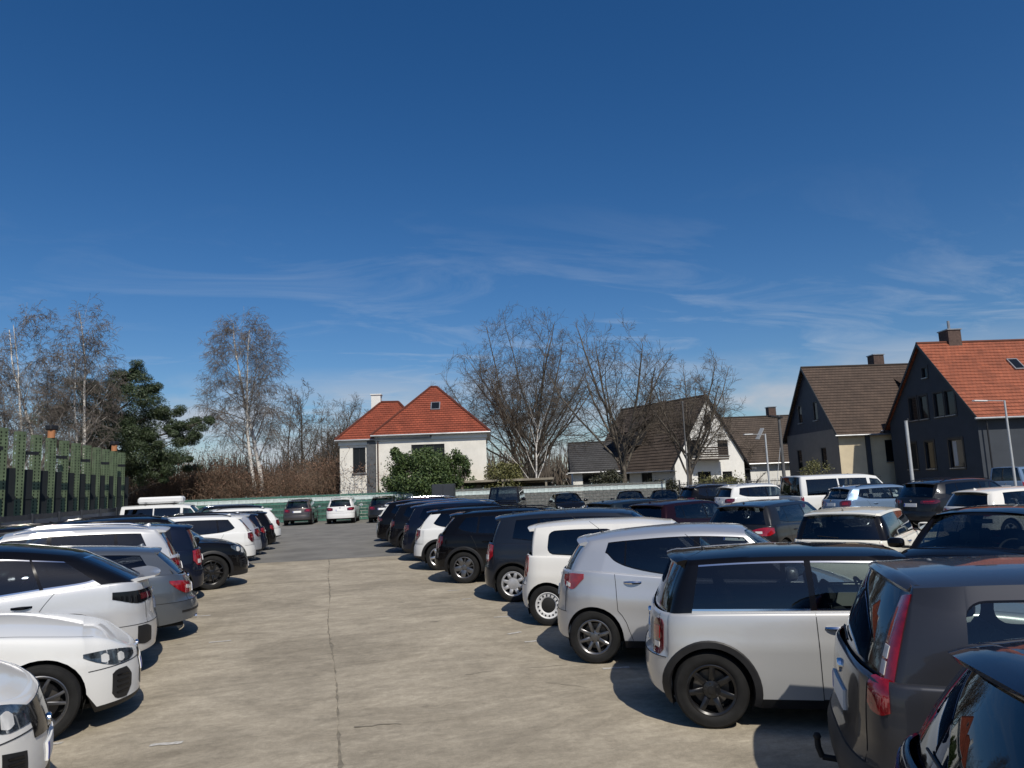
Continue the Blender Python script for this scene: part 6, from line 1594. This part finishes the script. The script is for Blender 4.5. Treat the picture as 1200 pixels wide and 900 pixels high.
def racks():
    GR = plain('rack_green', (.115, .155, .085), .6, noise=.35, nscale=3); DK = plain('rack_hole', (.008, .010, .010), .9); BR = plain('rack_bracket', (.012, .013, .016), .6); CU = plain('lamp_copper', (.40, .17, .07), .5); BEAM = plain('rack_panel', (.008, .012, .014), .8, noise=.3, nscale=2)
    H = 4.45
    def upright():
        # open steel profile with two rows of punched holes on the face towards the car park and on the flank
        mb = MB(); w, dp, t = .30, .18, .012
        hs = [(.07, .115), (.245, .29)]; zs = np.arange(.25, H-.12, .115)
        us = [0, .05, .095, .205, .25, w]
        def strip(P, U, us_, hole_cols):
            lv = [0.]
            for z in zs: lv += [z, z+.058]
            lv.append(H)
            for i in range(len(us_)-1):
                for j in range(len(lv)-1):
                    if i in hole_cols and j % 2 == 1: continue
                    mb.add([(P[0]+U[0]*us_[i], P[1]+U[1]*us_[i], lv[j]), (P[0]+U[0]*us_[i+1], P[1]+U[1]*us_[i+1], lv[j]), (P[0]+U[0]*us_[i+1], P[1]+U[1]*us_[i+1], lv[j+1]), (P[0]+U[0]*us_[i], P[1]+U[1]*us_[i], lv[j+1])], [(0, 1, 2, 3)])
        strip((-w/2, -dp/2), (1, 0), us, (1, 3)); strip((-w/2, dp/2), (0, -1), [0, .07, .115, dp], (1,)); strip((w/2, -dp/2), (0, 1), [0, .07, .115, dp], (1,))
        mb.add([(-w/2+.02, -dp/2+.03, 0), (w/2-.02, -dp/2+.03, 0), (w/2-.02, -dp/2+.03, H), (-w/2+.02, -dp/2+.03, H)], [(0, 1, 2, 3)], 1)
        mb.add([(-w/2, -dp/2, H), (w/2, -dp/2, H), (w/2, dp/2, H), (-w/2, dp/2, H)], [(0, 1, 2, 3)])
        return mb.mesh('profile', [GR, DK])
    up = upright(); bp = MB().box((0, 0, .02), (.5, .34, .04)).mesh('base_plate', [BR]); bk = MB().box((0, .10, 0), (.62, .10, .11)).box((-.2, .10, -.16), (.10, .08, .26)).mesh('bracket', [BR]); pn = MB().box((0, .16, 0), (.30, .03, 2.3)).box((.0, .15, .2), (.36, .05, .10)).mesh('panel', [BEAM])
    ys = np.linspace(24.6, 41.3, 12); xs = np.linspace(-9.75, -10.0, 12)
    ordn = ['nearest', 'second', 'third', 'fourth', 'fifth', 'sixth', 'seventh', 'eighth', 'ninth', 'tenth', 'eleventh', 'last']
    for i in range(12):
        r_ = empty('rack_upright', (xs[i], ys[i], 0), R(58)); tag(r_, '%s of the tall green perforated steel uprights from the picture edge' % ordn[i] if i < 11 else 'farthest of the tall green perforated steel uprights, beside the thicket', 'post', 'green perforated steel uprights')
        link('profile', up, r_); link('base_plate', bp, r_)
        if i % 2 == 0: link('bracket', bk, r_, (.45, 0, 3.75))
        link('panel', pn, r_, (.50, 0, 2.05))
        if i in (4, 10):
            l_ = empty('post_lamp', (xs[i], ys[i], H), R(58)); tag(l_, 'copper lantern with black cap on %s green upright' % ('the fifth' if i == 4 else 'the eleventh'), 'lantern', 'copper lanterns')
            MB().lathe([(0, 0), (.13, 0), (.13, .30), (0, .30)], 16, axis='z').obj('body', CU, l_); MB().box((0, 0, .39), (.34, .30, .18), bev=.03).obj('cap', BR, l_)
racks()
def lamp_posts():
    ST = plain('lamp_post_steel', (.52, .53, .53), .45, metal=.4, noise=.15, nscale=2); HD = plain('lamp_head', (.72, .72, .70), .4); DKP = plain('dark_pole', (.10, .10, .10), .7, noise=.3, nscale=2)
    def foot(px_, D): p = at(px_, 560, D); return (p.x, p.y, 0)
    p = foot(1189, 40); t = at(1178, 468, 40); r_ = empty('lamp_post', p); tag(r_, 'slim steel lamp post with flat head before the orange roof', 'lamp post', 'car park lamp posts')
    MB().tube((0, 0, 0), (0, 0, t.z), .075, .05, 10).obj('pole', ST, r_, smooth=True, angle=R(40)); MB().tube((0, 0, t.z-.03), (-1.0, .25, t.z+.02), .02, n=6).obj('arm', ST, r_); MB().box((-1.35, .33, t.z+.02), (.75, .26, .07), rot=(0, R(3), R(-14)), bev=.02).obj('head', HD, r_)
    p = foot(1069, 40); t = at(1063, 493, 40); r_ = empty('steel_pole', p); tag(r_, 'plain pale steel pole before the anthracite gable', 'pole')
    MB().tube((0, 0, 0), (0, 0, t.z), .10, .09, 10).obj('pole', ST, r_, smooth=True, angle=R(40)); MB().box((.12, 0, t.z+.04), (.14, .10, .22), bev=.02).obj('sensor', M_FRAMED, r_); MB().tube((0, 0, t.z), (0, 0, t.z+.03), .10, n=10).obj('cap', ST, r_)
    p = foot(901, 42); t = at(895, 508, 42); r_ = empty('lamp_post', p); tag(r_, 'steel lamp post with tilted solar panel behind the white van', 'lamp post', 'car park lamp posts')
    MB().tube((0, 0, 0), (0, 0, t.z), .07, .05, 10).obj('pole', ST, r_, smooth=True, angle=R(40)); MB().tube((0, 0, t.z-.04), (-.7, .2, t.z), .02, n=6).obj('arm', ST, r_); MB().box((-.95, .26, t.z), (.5, .22, .06), rot=(0, 0, R(-14)), bev=.015).obj('head', HD, r_)
    MB().box((-.28, .1, t.z+.02), (.75, .30, .03), rot=(R(10), R(-58), 0)).obj('solar_panel', plain('solar_panel', (.35, .36, .36), .25), r_)
    p = foot(919, 46); t = at(913, 486, 46); r_ = empty('utility_pole', p); tag(r_, 'dark wooden pole with cap beside the slate gable', 'pole')
    MB().tube((0, 0, 0), (0, 0, t.z), .12, .09, 10).obj('pole', DKP, r_, smooth=True, angle=R(40)); MB().box((-.25, 0, t.z-.1), (.9, .35, .10), rot=(0, R(8), 0), bev=.02).obj('cap', M_FRAMED, r_); MB().tube((0, 0, t.z-1.6), (-.8, 0, .3), .018, n=5).obj('stay_wire', ST, r_)
    p = foot(806, 47); t = at(796, 470, 47); r_ = empty('thin_pole', p); tag(r_, 'thin grey pole beside the low spreading bare tree', 'pole'); MB().tube((0, 0, 0), (0, 0, t.z), .06, .04, 8).obj('pole', DKP, r_, smooth=True, angle=R(40)); MB().box((0, 0, t.z), (.12, .12, .10)).obj('cap', DKP, r_)
lamp_posts()
def shelter():
    CO = plain('shelter_wood', (.24, .21, .16), .85, noise=.3, nscale=2); rz = R(-17.5); p = at(594, 566, 53.5); r_ = empty('flat_shelter', (p.x, p.y, 0), rz); tag(r_, 'flat-roofed open shelter behind the black off-roader', 'shelter')
    MB().box((0, 0, 2.36), (6.9, 2.6, .16), bev=.01).obj('roof', CO, r_); MB().box((0, .9, 2.2), (6.7, .12, .2)).obj('beam', CO, r_)
    for x in (-3.2, -.2, 2.9):
        for y in (-1.1, 1.1): MB().box((x, y, 1.15), (.14, .14, 2.32)).obj('post', CO, r_)
    MB().box((0, 1.2, 1.1), (6.5, .06, 2.1)).obj('back_panel', plain('shelter_back', (.03, .03, .03), .9), r_)
    p = at(520, 575, 41); r_ = empty('storage_cabinet', (p.x, p.y, 0), R(-16)); tag(r_, 'dark grey steel storage cabinet left of the black off-roader', 'cabinet'); DK = plain('cabinet_steel', (.030, .034, .042), .5, noise=.2, nscale=2)
    MB().box((0, 0, 1.12), (1.25, .9, 2.2), bev=.02).obj('carcass', DK, r_)
    for x in (-.31, .31): d_ = MB().box((x, -.46, 1.12), (.58, .03, 2.0), bev=.008).obj('door', DK, r_); MB().box((x*.2, -.49, 1.1), (.03, .03, .25)).obj('handle', M_ZINC, d_)
shelter()
# ------------------------------------------------------------------ parked cars
def right_car(mod, name, label, xw, yw, pm, rz=-24.0, **kw):
    """tail to the lane, slanted; (xw, yw) is where the outer face of the near rear tyre meets the ground"""
    m = MODELS[mod]; a = R(rz); lx, ly = m.xr, -(m.W/2-.03); c_, s_ = math.cos(a), math.sin(a)
    return spawn(m, name, label, (xw-(lx*c_-ly*s_), yw-(lx*s_+ly*c_)), a, pm, group='cars parked tail first along the right of the lane', **kw)
def left_car(mod, name, label, pxe, ye, head, pm, rz=15.0, back=0.0, **kw):
    """one end at the lane: the end reaches column pxe of the photograph at distance ye along the lane"""
    m = MODELS[mod]; a = R(rz); c_, s_ = math.cos(a), math.sin(a)
    d = FWD*FPX+RGT*(pxe-600)+UPV*(450-640); k = ye/d[1]; xe = d[0]*k+.02-back
    return spawn(m, name, label, (xe-c_*m.L/2, ye-s_*m.L/2), a+(0.0 if head > 0 else math.pi), pm, group='cars parked along the left of the lane', **kw)
def field_car(mod, name, label, x, y, rz, pm, group, **kw):
    return spawn(MODELS[mod], name, label, (x, y), rz, pm, group=group, **kw)

right_car('hatch', 'parked_car', 'dark blue hatchback cut off by the bottom right corner', 2.16, 1.07, P_NAVY, style='five')
ford = right_car('ford', 'parked_car', 'dark grey tall hatchback with long upright red tail lights and tow hook', 3.27, 3.08, P_GREY, rz=-32, style='cap', rim=M_CAP, bumper=M_GREYPL)
mini = right_car('mini', 'parked_car', 'small silver three-door car with black roof and black wheels', 3.12, 5.71, P_MINI, rz=-26, roof=P_BLACK, lower=M_PLASTIC, mirror=P_BLACK, wtrim=M_CHROME, style='seven', rim=M_ALLOYD)
right_car('city', 'parked_car', 'silver five-door hatchback with dark side strip and slim spoked wheels', 3.00, 8.12, P_SILVER, rz=-29, style='eight', rim=M_ALLOYG)
right_car('up', 'parked_car', 'small white city car with plain steel wheels', 3.18, 10.48, P_WHITE2, rz=-28, style='steel', rim=M_STEELW)
right_car('mpv', 'parked_car', 'slate blue family car with silver wheel covers', 3.26, 12.81, P_BLUEG, rz=-27, style='cap', rim=M_CAP, bumper=P_BLUEG)
right_car('suvx', 'parked_suv', 'black crossover with five-spoke alloy wheels beside the slate blue car', 2.93, 15.73, P_BLACK, style='aero', rim=M_ALLOYG)
right_car('suvx', 'parked_suv', 'white crossover squeezed between two black ones', 2.80, 18.50, P_WHITE, style='five', roof=P_BLACK)
right_car('suv', 'parked_suv', 'dark blue estate-like SUV with bright alloy wheels', 2.84, 20.93, P_NAVY, style='twin', rim=M_ALLOY)
right_car('suv', 'parked_suv', 'black SUV with roof rails, third from the far end of the right row', 2.70, 23.8, P_BLACK2, style='five')
right_car('suvb', 'parked_suv', 'large black SUV before the white tail at the far end of the right row', 2.62, 26.6, P_BLACK, style='five')
right_car('suvx', 'parked_suv', 'white SUV at the far end of the right row', 2.62, 29.6, P_WHITE, style='five')

left_car('suv', 'parked_car', 'white car at the bottom left corner with large clear headlight', 66, 5.9, 1, P_WHITE2, style='five')
left_car('coupe', 'parked_car', 'white sports coupe with slim headlight and black twin-spoke wheel', 166, 8.5, 1, P_WHITE, style='twin', rim=M_ALLOYG)
left_car('fast', 'parked_car', 'pale silver fastback SUV with black roof and black tail light', 184, 10.6, -1, P_SILVERW, roof=P_BLACK, style='aero', rim=M_ALLOYG, lower=P_SILVERW, wtrim=M_CHROME, bumper=P_SILVERW)
left_car('estate', 'parked_car', 'slate grey low estate with wide red tail lights', 230, 12.7, -1, P_MGREY, style='five', lower=P_MGREY)
left_car('suv', 'parked_suv', 'silver SUV with roof spoiler behind the slate grey estate', 215, 14.8, -1, P_SILVERW, style='five')
left_car('mpv', 'parked_car', 'dark blue family van with tall tailgate', 238, 16.9, -1, P_NAVY, style='five')
left_car('suvb', 'parked_suv', 'black SUV facing the lane with large black wheel', 288, 18.9, 1, P_BLACK, style='twin', rim=M_ALLOYD)
left_car('suvx', 'parked_suv', 'white SUV with red tail light beside the black SUV facing the lane', 297, 22.9, -1, P_WHITE, style='five')
left_car('suvx', 'parked_suv', 'silver SUV with roof rails behind the white SUV', 304, 25.2, -1, P_SILVER, style='five')
left_car('hatch', 'parked_car', 'dark blue hatchback beside the silver SUV with roof rails', 311, 27.5, -1, P_NAVY, style='five')
left_car('hatch', 'parked_car', 'black hatchback in the left row before the last white SUV', 321, 29.6, -1, P_BLACK, style='five')
left_car('suvx', 'parked_suv', 'last white SUV at the far end of the left row', 327, 32.6, -1, P_WHITE, style='five')
left_car('suv', 'parked_suv', 'black SUV roof behind the last white SUV of the left row', 312, 35.4, -1, P_BLACK, style='five')
left_car('suvx', 'parked_suv', 'black SUV with only its long roof showing before the slat fence', 168, 20.85, 1, P_BLACK2, style='five')
G3 = 'cars parked against the green fence'
field_car('suv', 'parked_suv', 'brown-grey SUV left of the white one at the green fence', -1.35, 50.6, R(84), P_BROWN, G3)
field_car('suv', 'parked_suv', 'white SUV in the middle of the three at the green fence', 1.35, 49.9, R(82), P_WHITE, G3)
field_car('suv', 'parked_suv', 'dark grey SUV right of the white one at the green fence', 3.95, 48.6, R(80), P_DGREY, G3)
v = field_car('van', 'parked_van', 'white van with roof box at the far left of the car park', -6.8, 37.0, 0.0, P_WHITE, 'vans in the car park', cat='van', style='cap', rim=M_CAP); v.scale = (.86, .95, .90)
rb = MB().box((0, 0, .17), (1.9, .8, .30), bev=.08).obj('shell', plain('roof_box_white', (.70, .70, .69), .35), None)
rbe = empty('roof_box', (-7.2, 37.0, 1.80)); tag(rbe, 'white roof box on the white van at the far left', 'roof box'); rb.parent = rbe
for x in (-.6, .6): MB().box((x, 0, .0), (.06, 1.2, .045)).obj('crossbar', M_PLASTIC, rbe)
# second row, beyond the right row
G4 = 'cars parked in the row behind the right row'
field_car('hatch', 'parked_car', 'black car seen through its windscreen behind the dark grey tall hatchback', 9.55, 8.75, R(208), P_BLACK, G4)
field_car('mini', 'parked_car', 'small car with ivory roof behind the silver three-door car', 9.75, 11.75, R(38), P_IVORY, G4, style='five')
field_car('hatch', 'parked_car', 'dark grey hatchback with red tail light left of the ivory roof', 10.6, 15.7, R(30), P_DGREY, G4)
field_car('hatch', 'parked_car', 'dark maroon hatchback behind the white city car', 9.9, 18.9, R(24), P_MAROON, G4)
field_car('hatch', 'parked_car', 'petrol blue hatchback behind the slate blue family car', 9.8, 21.9, R(20), P_TEAL, G4)
# third row
G5 = 'cars parked in the third row before the houses'
field_car('suvb', 'parked_suv', 'dark grey SUV with silver roof rail and red tail light', 21.28, 20.53, R(2), P_DGREY, G5)
field_car('hatch', 'parked_car', 'white hatchback with dark rear window before the dark grey SUV', 18.95, 16.45, 0.0, P_WHITE2, G5)
field_car('suvx', 'parked_car', 'steel blue hatchback between the white van and the dark grey SUV', 20.34, 23.38, R(-2), P_BLUESKY, G5)
v2 = field_car('van', 'parked_van', 'white passenger van with dark windows in the third row', 20.73, 25.89, R(-4), P_WHITE, 'vans in the car park', cat='van', style='cap', rim=M_CAP)
field_car('suv', 'parked_suv', 'white SUV left of the white passenger van', 20.03, 30.75, 0.0, P_WHITE, G5)
field_car('suv', 'parked_suv', 'black SUV left of the white SUV in the third row', 19.98, 34.41, 0.0, P_BLACK, G5)
field_car('van', 'parked_van', 'light blue van before the anthracite house', 39.5, 33.8, R(20), P_BLUESKY, 'vans in the car park', cat='van', style='cap', rim=M_CAP)
G6 = 'cars parked near the far grey fence'
field_car('jeep', 'parked_offroader', 'black boxy off-roader with upright windscreen before the grey fence', 9.6, 38.6, R(-112), P_BLACK2, G6, cat='off-roader', style='five', rim=M_ALLOYD)
field_car('sedan', 'parked_car', 'black saloon right of the off-roader', 14.0, 41.5, R(-100), P_BLACK, G6)
field_car('sedan', 'parked_car', 'black saloon with white number plate before the forked tree', 17.2, 39.4, R(-112), P_BLACK2, G6)
field_car('sedan', 'parked_car', 'petrol blue saloon before the forked tree', 18.6, 37.8, R(-118), P_TEAL, G6)
field_car('estate', 'parked_car', 'dark blue estate right of the petrol blue saloon', 21.2, 38.6, R(-116), P_NAVY, G6)
field_car('hatch', 'parked_car', 'black hatchback at the right end of the far grey fence', 23.8, 38.6, R(-116), P_BLACK, G6)
field_car('suv', 'parked_suv', 'black SUV behind the far end of the right row', 5.4, 33.4, 0.0, P_BLACK, G6)
field_car('suv', 'parked_suv', 'dark blue SUV left of the storage cabinet', 5.6, 36.2, 0.0, P_NAVY, G6)
# tow hook of the dark grey car, aerial and the like
def towhook(root, m):
    x = -m.L/2
    pts = [(x+.25, 0, .30), (x+.02, 0, .29), (x-.07, 0, .30), (x-.09, 0, .36), (x-.09, 0, .40)]
    mb = MB().path(pts, .019, 8); mb.lathe([(0, .025), (.016, .020), (.025, 0), (.016, -.020), (0, -.025)], 12, axis='z', c=(x-.09, 0, .42)); mb.obj('tow_hook', M_SHUT, root, smooth=True, angle=R(50))
towhook(ford, MODELS['ford'])
